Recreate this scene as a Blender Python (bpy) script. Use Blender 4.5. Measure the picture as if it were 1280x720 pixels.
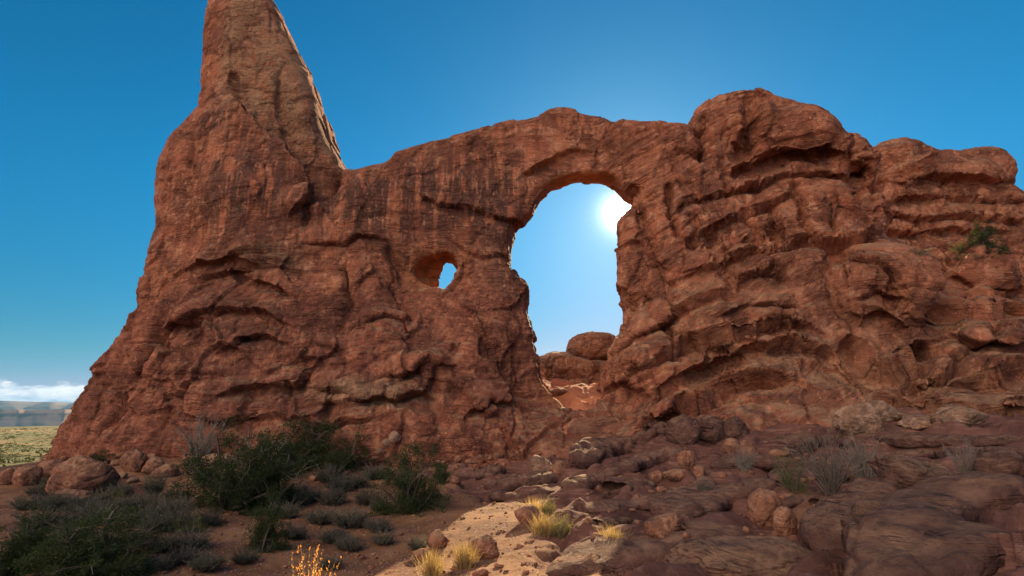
import bpy, math, random
import numpy as np
from concurrent.futures import ThreadPoolExecutor

scene = bpy.context.scene
for o in list(bpy.data.objects):
    bpy.data.objects.remove(o, do_unlink=True)
col = scene.collection
R = math.radians
rng = np.random.default_rng(7)
random.seed(7)

# ------------------------------------------------------------------ camera
CAM = np.array([0.0, 0.0, 5.0])
FPX, PITCH = 640.0, math.atan((518 - 360) / 640.0)
cam = bpy.data.cameras.new("camera")
cam.sensor_width = 36.0
cam.lens = 18.0
cam.clip_start = 0.1
cam.clip_end = 80000
cam_ob = bpy.data.objects.new("camera", cam)
cam_ob.location = CAM
cam_ob.rotation_euler = (R(90) + PITCH, 0, 0)
col.objects.link(cam_ob)
scene.camera = cam_ob
FWD = np.array([0, math.cos(PITCH), math.sin(PITCH)])
UP = np.array([0, -math.sin(PITCH), math.cos(PITCH)])


def ray(px, py):
    px = np.asarray(px, float); py = np.asarray(py, float)
    d = FWD * FPX + np.stack([px - 640, px * 0, px * 0], -1) + (360 - py)[..., None] * UP
    return d / np.linalg.norm(d, axis=-1, keepdims=True)


def at(px, py, Y):
    """world point seen at photo pixel (px,py) at depth Y"""
    d = ray(px, py)
    return CAM + d * (np.asarray(Y, float) / d[..., 1])[..., None]


# ------------------------------------------------------------------ light
SUN = ray(778, 266)
SUN_EL = math.asin(SUN[2])
SUN_AZ = math.atan2(SUN[0], SUN[1])          # clockwise from +Y
sl = bpy.data.lights.new("sun", 'SUN')
sl.energy = 5.0
sl.angle = R(0.5)
sl.color = (1.0, 0.75, 0.43)
so = bpy.data.objects.new("sun", sl)
so.rotation_euler = (R(90) - SUN_EL, 0, math.pi - SUN_AZ)
so.location = (30, 140, 60)
col.objects.link(so)

scene.view_settings.view_transform = 'Standard'
scene.view_settings.look = 'None'
scene.view_settings.exposure = 1.45
scene.view_settings.gamma = 1.0
scene.render.engine = 'CYCLES'
scene.cycles.use_denoising = True
scene.cycles.max_bounces = 8
scene.cycles.diffuse_bounces = 4
scene.cycles.volume_bounces = 0
scene.cycles.sample_clamp_indirect = 6


class NT:
    """tiny node-tree helper"""
    def __init__(self, tree):
        self.t = tree
        self.n = tree.nodes
        self.n.clear()

    def node(self, typ, **kw):
        n = self.n.new(typ)
        for k, v in kw.items():
            setattr(n, k, v)
        return n

    def put(self, sock, v):
        if v is None:
            return
        if isinstance(v, bpy.types.NodeSocket):
            self.t.links.new(v, sock)
        else:
            if hasattr(sock.default_value, '__len__') and not hasattr(v, '__len__'):
                v = [v] * len(sock.default_value)
            if sock.type == 'RGBA' and len(v) == 3:
                v = (*v, 1)
            sock.default_value = v

    def math(self, op, a, b=None, c=None, clamp=False):
        n = self.node('ShaderNodeMath', operation=op, use_clamp=clamp)
        self.put(n.inputs[0], a); self.put(n.inputs[1], b)
        if c is not None:
            self.put(n.inputs[2], c)
        return n.outputs[0]

    def vmath(self, op, a, b=None):
        n = self.node('ShaderNodeVectorMath', operation=op)
        self.put(n.inputs[0], a)
        if b is not None:
            self.put(n.inputs[1], b)
        return n.outputs['Value'] if op in ('DOT_PRODUCT', 'LENGTH') else n.outputs[0]

    def noise(self, vec, scale=1.0, detail=4, rough=0.55, dist=0.0):
        n = self.node('ShaderNodeTexNoise')
        self.put(n.inputs['Vector'], vec)
        n.inputs['Scale'].default_value = scale
        n.inputs['Detail'].default_value = detail
        n.inputs['Roughness'].default_value = rough
        n.inputs['Distortion'].default_value = dist
        return n.outputs[0]

    def vor(self, vec, scale=1.0, feature='F1', out=0):
        n = self.node('ShaderNodeTexVoronoi', feature=feature)
        self.put(n.inputs['Vector'], vec)
        n.inputs['Scale'].default_value = scale
        return n.outputs[out]

    def ramp(self, v, a, b, lo=0.0, hi=1.0, smooth=True):
        n = self.node('ShaderNodeMapRange')
        n.interpolation_type = 'SMOOTHSTEP' if smooth else 'LINEAR'
        self.put(n.inputs[0], v)
        n.inputs[1].default_value = a; n.inputs[2].default_value = b
        n.inputs[3].default_value = lo; n.inputs[4].default_value = hi
        return n.outputs[0]

    def mix(self, f, a, b, mode='MIX'):
        n = self.node('ShaderNodeMix', data_type='RGBA', blend_type=mode)
        self.put(n.inputs[0], f); self.put(n.inputs[6], a); self.put(n.inputs[7], b)
        return n.outputs[2]

    def attr(self, name):
        return self.node('ShaderNodeAttribute', attribute_name=name).outputs['Fac']

    def scalev(self, vec, s):
        return self.vmath('MULTIPLY', vec, s)

    def bump(self, h, strength, dist, normal=None):
        n = self.node('ShaderNodeBump')
        n.inputs['Strength'].default_value = strength
        n.inputs['Distance'].default_value = dist
        self.put(n.inputs['Height'], h)
        if normal is not None:
            self.put(n.inputs['Normal'], normal)
        return n.outputs[0]


world = bpy.data.worlds.new("World")
scene.world = world
world.use_nodes = True
w = NT(world.node_tree)
sky = w.node('ShaderNodeTexSky', sky_type='NISHITA', sun_disc=False)
sky.sun_elevation = SUN_EL
sky.sun_rotation = SUN_AZ
sky.altitude = 1500
sky.air_density = 1.0
sky.dust_density = 0.25
sky.ozone_density = 3.0
dirv = w.vmath('NORMALIZE', w.node('ShaderNodeTexCoord').outputs['Generated'])
sx = w.node('ShaderNodeSeparateXYZ'); w.put(sx.inputs[0], dirv)
SKY = 0.050
sk = w.node('ShaderNodeSeparateXYZ'); w.put(sk.inputs[0], w.vmath('MULTIPLY', sky.outputs[0], (SKY, SKY, SKY)))
ck = w.node('ShaderNodeCombineXYZ')              # deep polarised blue: the red falls off fastest
w.put(ck.inputs[0], w.math('MINIMUM', w.math('MULTIPLY', w.math('POWER', sk.outputs[0], 2.8), 9.0), w.math('MULTIPLY', sk.outputs[1], w.ramp(sx.outputs[2], 0.05, 0.50, 0.64, 0.40))))
w.put(ck.inputs[1], w.math('MULTIPLY', w.math('POWER', sk.outputs[1], 1.12), 1.02))
w.put(ck.inputs[2], w.math('MAXIMUM', w.math('MULTIPLY', sk.outputs[2], 0.93), w.math('MULTIPLY', sk.outputs[1], 1.22)))
hz = w.ramp(sx.outputs[2], 0.0, 0.42, 0.55, 1.0)
skyc = w.vmath('MULTIPLY', ck.outputs[0], hz)
# added unseen fill: warm cloud-like glow behind the camera, lights the shaded rock
cn = w.noise(w.vmath('MULTIPLY', dirv, (1, 1, 2.2)), 2.3, 7, 0.6, 0.3)
fill_dir = np.array([-0.58, -0.68, 0.42]); fill_dir /= np.linalg.norm(fill_dir)
back = w.ramp(w.vmath('DOT_PRODUCT', dirv, tuple(fill_dir)), 0.58, 0.96)
back = w.math('MULTIPLY', back, w.ramp(sx.outputs[1], -0.05, -0.30))
cm = w.math('MULTIPLY', w.ramp(cn, 0.30, 0.50), back)
skyc = w.mix(w.math('MULTIPLY', cm, w.ramp(sx.outputs[2], 0.05, 0.22)), skyc, (1.50, 1.20, 0.96))
# low cumulus bank along the horizon
cb = w.noise(w.vmath('MULTIPLY', dirv, (22, 22, 64)), 1.0, 6, 0.62, 0.2)
env = w.math('MULTIPLY', w.ramp(sx.outputs[2], 0.012, 0.022), w.ramp(sx.outputs[2], 0.026, 0.056, 1.0, 0.0))
bank = w.ramp(w.math('ADD', cb, w.math('MULTIPLY', env, 0.33)), 0.60, 0.76)
bank = w.math('MULTIPLY', bank, w.ramp(env, 0.05, 0.5))
skyc = w.mix(w.math('MULTIPLY', bank, 0.85), skyc, w.mix(w.ramp(cb, 0.35, 0.7), (0.22, 0.27, 0.34), (0.44, 0.44, 0.43)))
# the sun and the bright sky close round it
dt = w.math('MINIMUM', w.vmath('DOT_PRODUCT', dirv, tuple(SUN)), 1.0)
ang = w.math('MULTIPLY', w.math('ARCCOSINE', dt), 180 / math.pi)
disc = w.ramp(ang, 0.35, 0.75, 22.0, 0.0)
aur = w.math('MULTIPLY', w.math('EXPONENT', w.math('MULTIPLY', ang, -1 / 0.75)), 4.0)
aur2 = w.math('MULTIPLY', w.math('EXPONENT', w.math('MULTIPLY', ang, -1 / 9.0)), 0.10)
glow = w.math('ADD', w.math('ADD', disc, aur), aur2)
skyc = w.vmath('ADD', skyc, w.vmath('MULTIPLY', (1.0, 0.97, 0.90), glow))
bg = w.node('ShaderNodeBackground')
w.put(bg.inputs[0], skyc)
bg.inputs[1].default_value = 1.0
wo = w.node('ShaderNodeOutputWorld')
w.put(wo.inputs[0], bg.outputs[0])

# ------------------------------------------------------------------ numeric helpers
POOL = ThreadPoolExecutor(4)


def par(fn, P, *a):
    n = len(P)
    if n < 40000:
        return fn(P, *a)
    k = max(4, n // 120000)
    return np.concatenate(list(POOL.map(lambda c: fn(c, *a), np.array_split(P, k))))


_pr = np.random.default_rng(11)
PERM = _pr.permutation(256).astype(np.int32)
PERM = np.concatenate([PERM, PERM, PERM])
GR = _pr.normal(size=(256, 3)).astype(np.float32)
GR /= np.linalg.norm(GR, axis=1, keepdims=True)
GR *= 1.5


def _perlin(P, seed):
    P = P.astype(np.float32) + np.float32(seed * 17.31)
    I = np.floor(P)
    F = P - I
    I = I.astype(np.int32) & 255
    U = F * F * F * (F * (F * 6 - 15) + 10)
    out = 0
    x0, y0, z0 = I[:, 0], I[:, 1], I[:, 2]
    for dx in (0, 1):
        wx = U[:, 0] if dx else 1 - U[:, 0]
        a = PERM[(x0 + dx) & 255]
        for dy in (0, 1):
            wy = U[:, 1] if dy else 1 - U[:, 1]
            b = PERM[(a + y0 + dy) & 255]
            for dz in (0, 1):
                wz = U[:, 2] if dz else 1 - U[:, 2]
                g = GR[PERM[(b + z0 + dz) & 255]]
                d = g[:, 0] * (F[:, 0] - dx) + g[:, 1] * (F[:, 1] - dy) + g[:, 2] * (F[:, 2] - dz)
                out = out + wx * wy * wz * d
    return out


def noise(P, scale=1.0, seed=0, sc=(1, 1, 1)):
    return par(_perlin, P * (np.array(sc, np.float32) * np.float32(1.0 / scale)), seed)


def fbm(P, scale, seed=0, octv=3, gain=0.5, sc=(1, 1, 1)):
    r, a = 0, 1.0
    for i in range(octv):
        r = r + a * noise(P, scale / 2 ** i, seed + i * 3, sc)
        a *= gain
    return r


def billow(P, scale, seed=0, octv=2, gain=0.5, sc=(1, 1, 1)):
    """rounded lobes with sharp creases, 0 in the creases"""
    r, a = 0, 1.0
    for i in range(octv):
        r = r + a * np.abs(noise(P, scale / 2 ** i, seed + i * 5, sc))
        a *= gain
    return r


def _worley(P, seed):
    P = P.astype(np.float32)
    I = np.floor(P)
    F = P - I
    I = I.astype(np.int64)
    d1 = np.full(len(P), 9.0, np.float32); d2 = d1.copy(); idd = np.zeros(len(P), np.float32); tl = idd.copy()
    for dx in (-1, 0, 1):
        for dy in (-1, 0, 1):
            for dz in (-1, 0, 1):
                h = ((I[:, 0] + dx) * 73856093) ^ ((I[:, 1] + dy) * 19349663) ^ ((I[:, 2] + dz) * 83492791) ^ (seed * 7919)
                h = h & 0x7fffffff
                h = (h ^ (h >> 13)) * 1274126177 & 0x7fffffff
                ox = (h & 1023) / 1023.0; oy = ((h >> 10) & 1023) / 1023.0; oz = ((h >> 20) & 1023) / 1023.0
                d = (dx + ox - F[:, 0]) ** 2 + (dy + oy - F[:, 1]) ** 2 + (dz + oz - F[:, 2]) ** 2
                d = d.astype(np.float32)
                c = d < d1
                d2 = np.where(c, d1, np.minimum(d2, d))
                idd = np.where(c, (h % 997) / 997.0, idd).astype(np.float32)
                t = (dx + ox - F[:, 0]) * ((h % 101) / 50.0 - 1) + (dy + oy - F[:, 1]) * ((h % 89) / 44.0 - 1) + (dz + oz - F[:, 2]) * ((h % 83) / 41.0 - 1)
                tl = np.where(c, t, tl).astype(np.float32)
                d1 = np.where(c, d, d1)
    return np.stack([np.sqrt(d1), np.sqrt(d2), idd, tl], 1)


def worley(P, seed=0):
    return par(_worley, P, seed)


def sstep(x, a, b):
    t = np.clip((x - a) / (b - a), 0, 1)
    return t * t * (3 - 2 * t)


def smax(a, b, k):
    h = np.clip(0.5 + 0.5 * (a - b) / k, 0, 1)
    return b * (1 - h) + a * h + k * h * (1 - h)


def smin(a, b, k):
    return -smax(-a, -b, k)


def rbf2(pts, vals, smooth=0.0):
    """thin-plate spline through scattered 2-D points"""
    pts = np.asarray(pts, float); vals = np.asarray(vals, float)
    n = len(pts)

    def K(a, b):
        d2 = ((a[:, None, :] - b[None]) ** 2).sum(-1) + 1e-9
        return 0.5 * d2 * np.log(d2)
    A = np.zeros((n + 3, n + 3))
    A[:n, :n] = K(pts, pts) + smooth * np.eye(n)
    A[:n, n] = 1; A[:n, n + 1:] = pts
    A[n:, :n] = A[:n, n:].T
    s = np.linalg.solve(A, np.concatenate([vals, np.zeros(3)]))

    def one(Q):
        return K(Q, pts) @ s[:n] + s[n] + Q @ s[n + 1:]

    def f(Q):
        Q = np.asarray(Q, float)
        if len(Q) > 30000:
            return np.concatenate(list(POOL.map(one, np.array_split(Q, max(4, len(Q) // 20000)))))
        return one(Q)
    return f


def poly_sdf(poly, X, Z):
    """signed distance to polygon (negative inside) on arrays"""
    P = np.asarray(poly, float)
    sh = X.shape
    x = X.ravel(); z = Z.ravel()
    d = np.full(x.shape, 1e18); ins = np.zeros(x.shape, bool)
    for i in range(len(P)):
        a = P[i]; b = P[(i + 1) % len(P)]
        e = b - a
        wx = x - a[0]; wz = z - a[1]
        t = np.clip((wx * e[0] + wz * e[1]) / max(e @ e, 1e-12), 0, 1)
        d = np.minimum(d, (wx - e[0] * t) ** 2 + (wz - e[1] * t) ** 2)
        c = ((a[1] <= z) & (b[1] > z)) | ((b[1] <= z) & (a[1] > z))
        den = e[1] if abs(e[1]) > 1e-12 else 1e-12
        ins ^= c & (x < a[0] + (z - a[1]) / den * e[0])
    d = np.sqrt(d)
    return np.where(ins, -d, d).reshape(sh)


def surface_nets(D, org, h):
    ins = D < 0
    nx, ny, nz = D.shape
    cnt = np.zeros((nx - 1, ny - 1, nz - 1), np.int8)
    offs = [(i, j, k) for i in (0, 1) for j in (0, 1) for k in (0, 1)]
    for (i, j, k) in offs:
        cnt += ins[i:nx - 1 + i, j:ny - 1 + j, k:nz - 1 + k]
    act = (cnt > 0) & (cnt < 8)
    idx = np.argwhere(act)
    ids = np.full(act.shape, -1, np.int32)
    ids[act] = np.arange(len(idx), dtype=np.int32)
    V = np.stack([D[idx[:, 0] + i, idx[:, 1] + j, idx[:, 2] + k] for (i, j, k) in offs], 1)
    acc = np.zeros((len(idx), 3)); n = np.zeros(len(idx))
    for a in range(8):
        for b in range(a + 1, 8):
            oa, ob = np.array(offs[a]), np.array(offs[b])
            if np.abs(oa - ob).sum() != 1:
                continue
            va, vb = V[:, a], V[:, b]
            m = (va < 0) != (vb < 0)
            t = np.where(m, va / np.where(m, va - vb, 1), 0)
            acc += np.where(m[:, None], oa + t[:, None] * (ob - oa), 0)
            n += m
    verts = (idx + acc / n[:, None]) * h + org
    quads = []
    for ax in range(3):
        s0 = [slice(None)] * 3; s1 = [slice(None)] * 3
        s0[ax] = slice(0, -1); s1[ax] = slice(1, None)
        A = ins[tuple(s0)]; B = ins[tuple(s1)]
        e = np.argwhere(A != B)
        o1, o2 = [(1, 2), (2, 0), (0, 1)][ax]
        ok = (e[:, o1] > 0) & (e[:, o2] > 0) & (e[:, o1] < ids.shape[o1]) & (e[:, o2] < ids.shape[o2])
        e = e[ok]
        f = A[e[:, 0], e[:, 1], e[:, 2]]
        q = []
        for (a, b) in ((-1, -1), (0, -1), (0, 0), (-1, 0)):
            c = e.copy(); c[:, o1] += a; c[:, o2] += b
            q.append(ids[c[:, 0], c[:, 1], c[:, 2]])
        q = np.stack(q, 1)
        q[~f] = q[~f][:, ::-1]
        quads.append(q)
    return verts, np.concatenate(quads)


def edges_of(Q):
    E = np.stack([Q, np.roll(Q, -1, 1)], -1).reshape(-1, 2)
    E = np.sort(E, 1)
    key = E[:, 0].astype(np.int64) * (Q.max() + 1) + E[:, 1]
    u, inv = np.unique(key, return_inverse=True)
    return np.stack([u // (Q.max() + 1), u % (Q.max() + 1)], 1), inv.reshape(Q.shape[0], 4)


def smooth_mesh(V, Q, it=2, lam=0.5):
    E, _ = edges_of(Q)
    for _i in range(it):
        acc = np.zeros_like(V); n = np.zeros(len(V))
        for k in range(3):
            acc[:, k] = np.bincount(E[:, 0], V[E[:, 1], k], len(V)) + np.bincount(E[:, 1], V[E[:, 0], k], len(V))
        n = np.bincount(E[:, 0], minlength=len(V)) + np.bincount(E[:, 1], minlength=len(V))
        V = V + lam * (acc / np.maximum(n, 1)[:, None] - V)
    return V


def subdiv(V, Q):
    E, ei = edges_of(Q)
    n, m = len(V), len(E)
    V2 = np.concatenate([V, V[E].mean(1), V[Q].mean(1)])
    e = ei + n
    c = np.arange(len(Q)) + n + m
    Q2 = np.concatenate([np.stack([Q[:, k], e[:, k], c, e[:, (k - 1) % 4]], 1) for k in range(4)])
    return V2, Q2


def vnormals(V, Q):
    fn = np.cross(V[Q[:, 2]] - V[Q[:, 0]], V[Q[:, 3]] - V[Q[:, 1]]) if Q.shape[1] == 4 else \
        np.cross(V[Q[:, 1]] - V[Q[:, 0]], V[Q[:, 2]] - V[Q[:, 0]])
    N = np.zeros_like(V)
    for k in range(3):
        for j in range(Q.shape[1]):
            N[:, k] += np.bincount(Q[:, j], fn[:, k], len(V))
    return N / np.maximum(np.linalg.norm(N, axis=1, keepdims=True), 1e-9)


# ------------------------------------------------------------------ object helpers
def mesh_obj(name, V, F, mat, parent=None, loc=None, smooth=True, attrs=None, normals=None):
    V = np.asarray(V, np.float32)
    if loc is not None:
        V = V - np.asarray(loc, np.float32)
    F = np.asarray(F, np.int32)
    k = F.shape[1]
    me = bpy.data.meshes.new(name)
    me.vertices.add(len(V)); me.vertices.foreach_set('co', V.ravel())
    me.loops.add(F.size); me.loops.foreach_set('vertex_index', F.ravel())
    me.polygons.add(len(F))
    me.polygons.foreach_set('loop_start', np.arange(0, F.size, k, dtype=np.int32))
    if smooth:
        me.polygons.foreach_set('use_smooth', np.ones(len(F), bool))
    me.update(calc_edges=True)
    if attrs:
        for an, av in attrs.items():
            a = me.attributes.new(an, 'FLOAT', 'POINT')
            a.data.foreach_set('value', np.asarray(av, np.float32))
    if normals is not None:
        me.normals_split_custom_set_from_vertices(np.asarray(normals, np.float32))
    me.materials.append(mat)
    ob = bpy.data.objects.new(name, me)
    col.objects.link(ob)
    if parent is not None:
        ob.parent = parent
    elif loc is not None:
        ob.location = loc
    return ob


def tag(o, label=None, cat=None, group=None, kind=None):
    if label: o['label'] = label
    if cat: o['category'] = cat
    if group: o['group'] = group
    if kind: o['kind'] = kind
    return o


def empty(name, loc, rz=0.0):
    o = bpy.data.objects.new(name, None)
    o.location = loc
    o.rotation_euler = (0, 0, rz)
    o.empty_display_size = 0.2
    col.objects.link(o)
    return o


def copy_tree(o):
    c = o.copy(); col.objects.link(c)
    for ch in [x for x in bpy.data.objects if x.parent == o]:
        d = ch.copy(); col.objects.link(d); d.parent = c
    return c


# ------------------------------------------------------------------ materials
def principled(nt, colr, rough=0.9, normal=None, spec=0.2):
    b = nt.node('ShaderNodeBsdfPrincipled')
    nt.put(b.inputs['Base Color'], colr)
    nt.put(b.inputs['Roughness'], rough)
    b.inputs['Specular IOR Level'].default_value = spec
    if normal is not None:
        nt.put(b.inputs['Normal'], normal)
    o = nt.node('ShaderNodeOutputMaterial')
    nt.put(o.inputs[0], b.outputs[0])
    return b


def newmat(name):
    m = bpy.data.materials.new(name)
    m.use_nodes = True
    return m, NT(m.node_tree)


def rock_mat(name, c_lo, c_mid, c_hi, c_tan=(0.44, 0.255, 0.150), c_varn=(0.075, 0.042, 0.036), bump=1.0, fine=1.0, pat=1.0):
    m, t = newmat(name)
    geo = t.node('ShaderNodeNewGeometry')
    P = geo.outputs['Position']
    s = t.attr('layer')
    cb = t.node('ShaderNodeCombineXYZ')
    sp = t.node('ShaderNodeSeparateXYZ'); t.put(sp.inputs[0], P)
    t.put(cb.inputs[0], t.math('MULTIPLY', sp.outputs[0], 0.12))
    t.put(cb.inputs[1], t.math('MULTIPLY', sp.outputs[1], 0.12))
    t.put(cb.inputs[2], s)
    L = cb.outputs[0]
    n1 = t.noise(P, 0.16 * fine, 5, 0.6)
    n2 = t.noise(P, 0.9 * fine, 6, 0.65, 0.4)
    n3 = t.noise(P, 7.0 * fine, 5, 0.7)
    lb = t.noise(L, 1.6, 5, 0.65)
    lb2 = t.noise(L, 5.0, 3, 0.6)
    c = t.mix(t.ramp(n1, 0.35, 0.65), c_lo, c_mid)
    c = t.mix(t.math('MULTIPLY', t.ramp(n2, 0.50, 0.66), 0.85), c, c_hi)
    c = t.mix(t.math('MULTIPLY', t.ramp(lb, 0.56, 0.74), 0.40), c, c_hi)
    c = t.mix(t.math('MULTIPLY', t.ramp(lb2, 0.45, 0.28), 0.38), c, c_lo)
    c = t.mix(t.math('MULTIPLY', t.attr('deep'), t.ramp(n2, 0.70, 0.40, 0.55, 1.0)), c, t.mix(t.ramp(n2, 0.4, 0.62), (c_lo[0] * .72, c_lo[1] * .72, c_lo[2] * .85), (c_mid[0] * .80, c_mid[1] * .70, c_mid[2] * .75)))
    # buff beds and lichen-pale faces
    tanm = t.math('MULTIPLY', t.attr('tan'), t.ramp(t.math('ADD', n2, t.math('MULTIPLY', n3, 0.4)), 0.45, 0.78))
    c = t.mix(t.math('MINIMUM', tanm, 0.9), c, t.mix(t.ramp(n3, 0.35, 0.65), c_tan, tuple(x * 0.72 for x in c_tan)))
    # desert varnish: vertical streaks and patches
    sv = t.noise(t.scalev(P, (0.9, 0.9, 0.07)), 1.0, 5, 0.65)
    sv2 = t.noise(t.scalev(P, (3.2, 3.2, 0.16)), 1.0, 4, 0.6)
    vm = t.math('MULTIPLY', t.attr('varnish'), t.ramp(t.math('ADD', t.math('MULTIPLY', sv, 0.68), t.math('MULTIPLY', sv2, 0.36)), 0.44, 0.55))
    c = t.mix(t.math('MULTIPLY', t.math('MINIMUM', vm, 1.0), 0.84), c, c_varn)
    # pale wash streaks
    sw = t.noise(t.scalev(P, (2.2, 2.2, 0.10)), 1.0, 3, 0.6)
    c = t.mix(t.math('MULTIPLY', t.math('MULTIPLY', t.attr('varnish'), t.ramp(sw, 0.58, 0.72)), 0.35), c, c_hi)
    # dark patina blotches, grit
    pb = t.noise(P, 0.24 * fine, 7, 0.64, 0.8)
    c = t.mix(t.math('MULTIPLY', t.ramp(pb, 0.51, 0.57), 0.58 * pat), c, (c_lo[0] * .40, c_lo[1] * .48, c_lo[2] * .62))
    pb2 = t.noise(P, 1.7 * fine, 8, 0.72, 0.8)
    c = t.mix(t.math('MULTIPLY', t.ramp(pb2, 0.54, 0.60), 0.28 * pat), c, (c_lo[0] * .48, c_lo[1] * .5, c_lo[2] * .6))
    c = t.mix(t.math('MULTIPLY', t.ramp(pb2, 0.43, 0.36), 0.50 * pat), c, c_hi)
    sp2 = t.vor(P, 2.6 * fine)
    c = t.mix(t.math('MULTIPLY', t.ramp(sp2, 0.20, 0.08), t.ramp(n1, 0.5, 0.6, 0, 0.5)), c, tuple(x * 0.3 for x in c_lo))
    c = t.mix(t.attr('bounce_glow'), c, t.mix(n2, (0.46, 0.15, 0.045), (0.66, 0.27, 0.10)))  # orange glow of bounced sunlight mixed into the rock colour
    c = t.mix(1.0, c, t.mix(n3, (0.72, 0.72, 0.72), (1.25, 1.25, 1.25)), 'MULTIPLY')
    # relief too fine for the mesh
    rg = t.ramp(t.noise(P, 0.30 * fine, 3, 0.6), 0.42, 0.62, 0.22, 1.0)
    h = t.math('MULTIPLY', rg, t.math('ADD', t.math('MULTIPLY', t.noise(P, 1.6 * fine, 8, 0.66, 0.2), 0.75), t.math('MULTIPLY', lb2, 0.5)))
    h = t.math('ADD', h, t.math('MULTIPLY', rg, t.math('ADD', t.math('MULTIPLY', t.ramp(lb, 0.49, 0.53), 0.26), t.math('MULTIPLY', t.ramp(lb2, 0.48, 0.52), 0.09))))
    h = t.math('ADD', h, t.math('MULTIPLY', t.noise(P, 9.0 * fine, 5, 0.7), 0.22))
    h = t.math('ADD', h, t.math('MULTIPLY', t.ramp(t.vor(t.vmath('ADD', t.scalev(P, (0.8 * fine, 0.8 * fine, 1.5 * fine)), t.scalev(t.node('ShaderNodeTexNoise').outputs[1], (0, 0, 0))), 1.0, 'DISTANCE_TO_EDGE'), 0.0, 0.05), t.math('MULTIPLY', t.ramp(n1, 0.50, 0.62), 0.16)))
    nb = t.bump(h, 1.0 * bump, 0.75 / fine)
    principled(t, c, 0.92, nb, 0.15)
    return m


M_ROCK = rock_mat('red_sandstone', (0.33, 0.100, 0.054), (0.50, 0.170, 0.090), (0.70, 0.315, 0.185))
M_DOME = rock_mat('tan_sandstone', (0.31, 0.125, 0.070), (0.43, 0.20, 0.115), (0.56, 0.31, 0.20))
M_SLICK = rock_mat('slickrock', (0.090, 0.040, 0.035), (0.132, 0.060, 0.051), (0.205, 0.104, 0.085), bump=0.9, fine=2.2, pat=0.55)
M_BOULDER = rock_mat('boulder_sandstone', (0.21, 0.082, 0.050), (0.30, 0.128, 0.078), (0.44, 0.22, 0.14), bump=0.7, fine=3.5)
M_PALE = rock_mat('pale_sandstone', (0.24, 0.130, 0.085), (0.34, 0.205, 0.140), (0.50, 0.34, 0.25), bump=0.7, fine=3.0)


def plant_mat(name, c1, c2, transl=0.35, scale=3.0):
    m, t = newmat(name)
    geo = t.node('ShaderNodeNewGeometry')
    n = t.noise(geo.outputs['Position'], scale, 3, 0.6)
    r = t.node('ShaderNodeObjectInfo').outputs['Random']
    lr = t.attr('leaf')
    c = t.mix(t.math('ADD', t.math('MULTIPLY', t.ramp(n, 0.3, 0.7), 0.5), t.math('MULTIPLY', lr, 0.5)), c1, c2)
    c = t.mix(1.0, c, t.mix(r, (0.8, 0.8, 0.8), (1.2, 1.2, 1.2)), 'MULTIPLY')
    d = t.node('ShaderNodeBsdfPrincipled')
    t.put(d.inputs['Base Color'], c)
    d.inputs['Roughness'].default_value = 0.75
    d.inputs['Specular IOR Level'].default_value = 0.15
    tr = t.node('ShaderNodeBsdfTranslucent')
    t.put(tr.inputs[0], t.mix(1.0, c, (1.5, 1.4, 0.9), 'MULTIPLY'))
    mx = t.node('ShaderNodeMixShader')
    mx.inputs[0].default_value = transl
    t.put(mx.inputs[1], d.outputs[0]); t.put(mx.inputs[2], tr.outputs[0])
    o = t.node('ShaderNodeOutputMaterial')
    t.put(o.inputs[0], mx.outputs[0])
    return m


M_JUN = plant_mat('juniper_green', (0.022, 0.036, 0.014), (0.070, 0.092, 0.032))
M_SAGE = plant_mat('sage_grey', (0.064, 0.066, 0.046), (0.140, 0.138, 0.102))
M_STRAW = plant_mat('straw', (0.30, 0.21, 0.10), (0.50, 0.37, 0.18), 0.35)
M_YEL = plant_mat('rabbitbrush_yellow', (0.16, 0.17, 0.05), (0.38, 0.33, 0.10), 0.4)
M_TWIG = plant_mat('grey_twigs', (0.135, 0.108, 0.088), (0.27, 0.225, 0.19), 0.0)
M_ORANGE = plant_mat('dry_orange', (0.45, 0.20, 0.045), (0.70, 0.36, 0.10), 0.5)
M_BARK = plant_mat('bark', (0.085, 0.065, 0.052), (0.17, 0.135, 0.11), 0.0)
M_SCRUB = plant_mat('plain_scrub', (0.045, 0.055, 0.025), (0.11, 0.115, 0.05), 0.15)
M_OLIVE = plant_mat('olive_green', (0.065, 0.080, 0.028), (0.15, 0.165, 0.06))
# ------------------------------------------------------------------ terrain
# ground heights: (photo column, photo row, distance) -> world, plus points round about; last value = how rocky
_tc = [
    (0, 720, 17.5, 0), (150, 720, 18.3, 0), (300, 720, 18.6, 0), (450, 720, 18.8, 0), (600, 720, 18.2, 0), (700, 720, 16, .3),
    (800, 720, 12, 1), (900, 720, 10.5, 1), (1000, 720, 9.5, 1), (1100, 720, 8.5, 1), (1280, 720, 7.3, 1),
    (0, 650, 25.5, 0), (200, 650, 26, 0), (400, 650, 27, 0), (550, 650, 27, 0), (660, 650, 25.5, .1), (740, 655, 21.5, 1), (800, 655, 20, 1),
    (900, 650, 18, 1), (980, 650, 17, .35), (1100, 640, 14.5, 1), (1200, 640, 12, 1), (1280, 620, 11, 1),
    (0, 610, 36, 0), (200, 600, 38, 0), (400, 600, 38, 0), (550, 605, 36, .2), (640, 600, 35, 1), (760, 600, 31, 1), (860, 600, 27, 1),
    (960, 600, 25, .6), (1050, 595, 22, .5), (1160, 585, 20, 1), (1280, 580, 17.5, 1),
    (0, 590, 47, 0), (60, 578, 47, 0), (250, 568, 44.5, 0), (420, 572, 43, 0), (560, 580, 41.5, .8), (640, 568, 42.5, 1), (720, 552, 42.5, 1),
    (800, 560, 36, 1), (900, 550, 33.5, 1), (1000, 545, 31.5, 1), (1100, 535, 30, 1), (1200, 530, 28, 1), (1280, 525, 26, 1),
    (715, 500, 48.5, 1), (690, 520, 47, 1),
]
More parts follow.
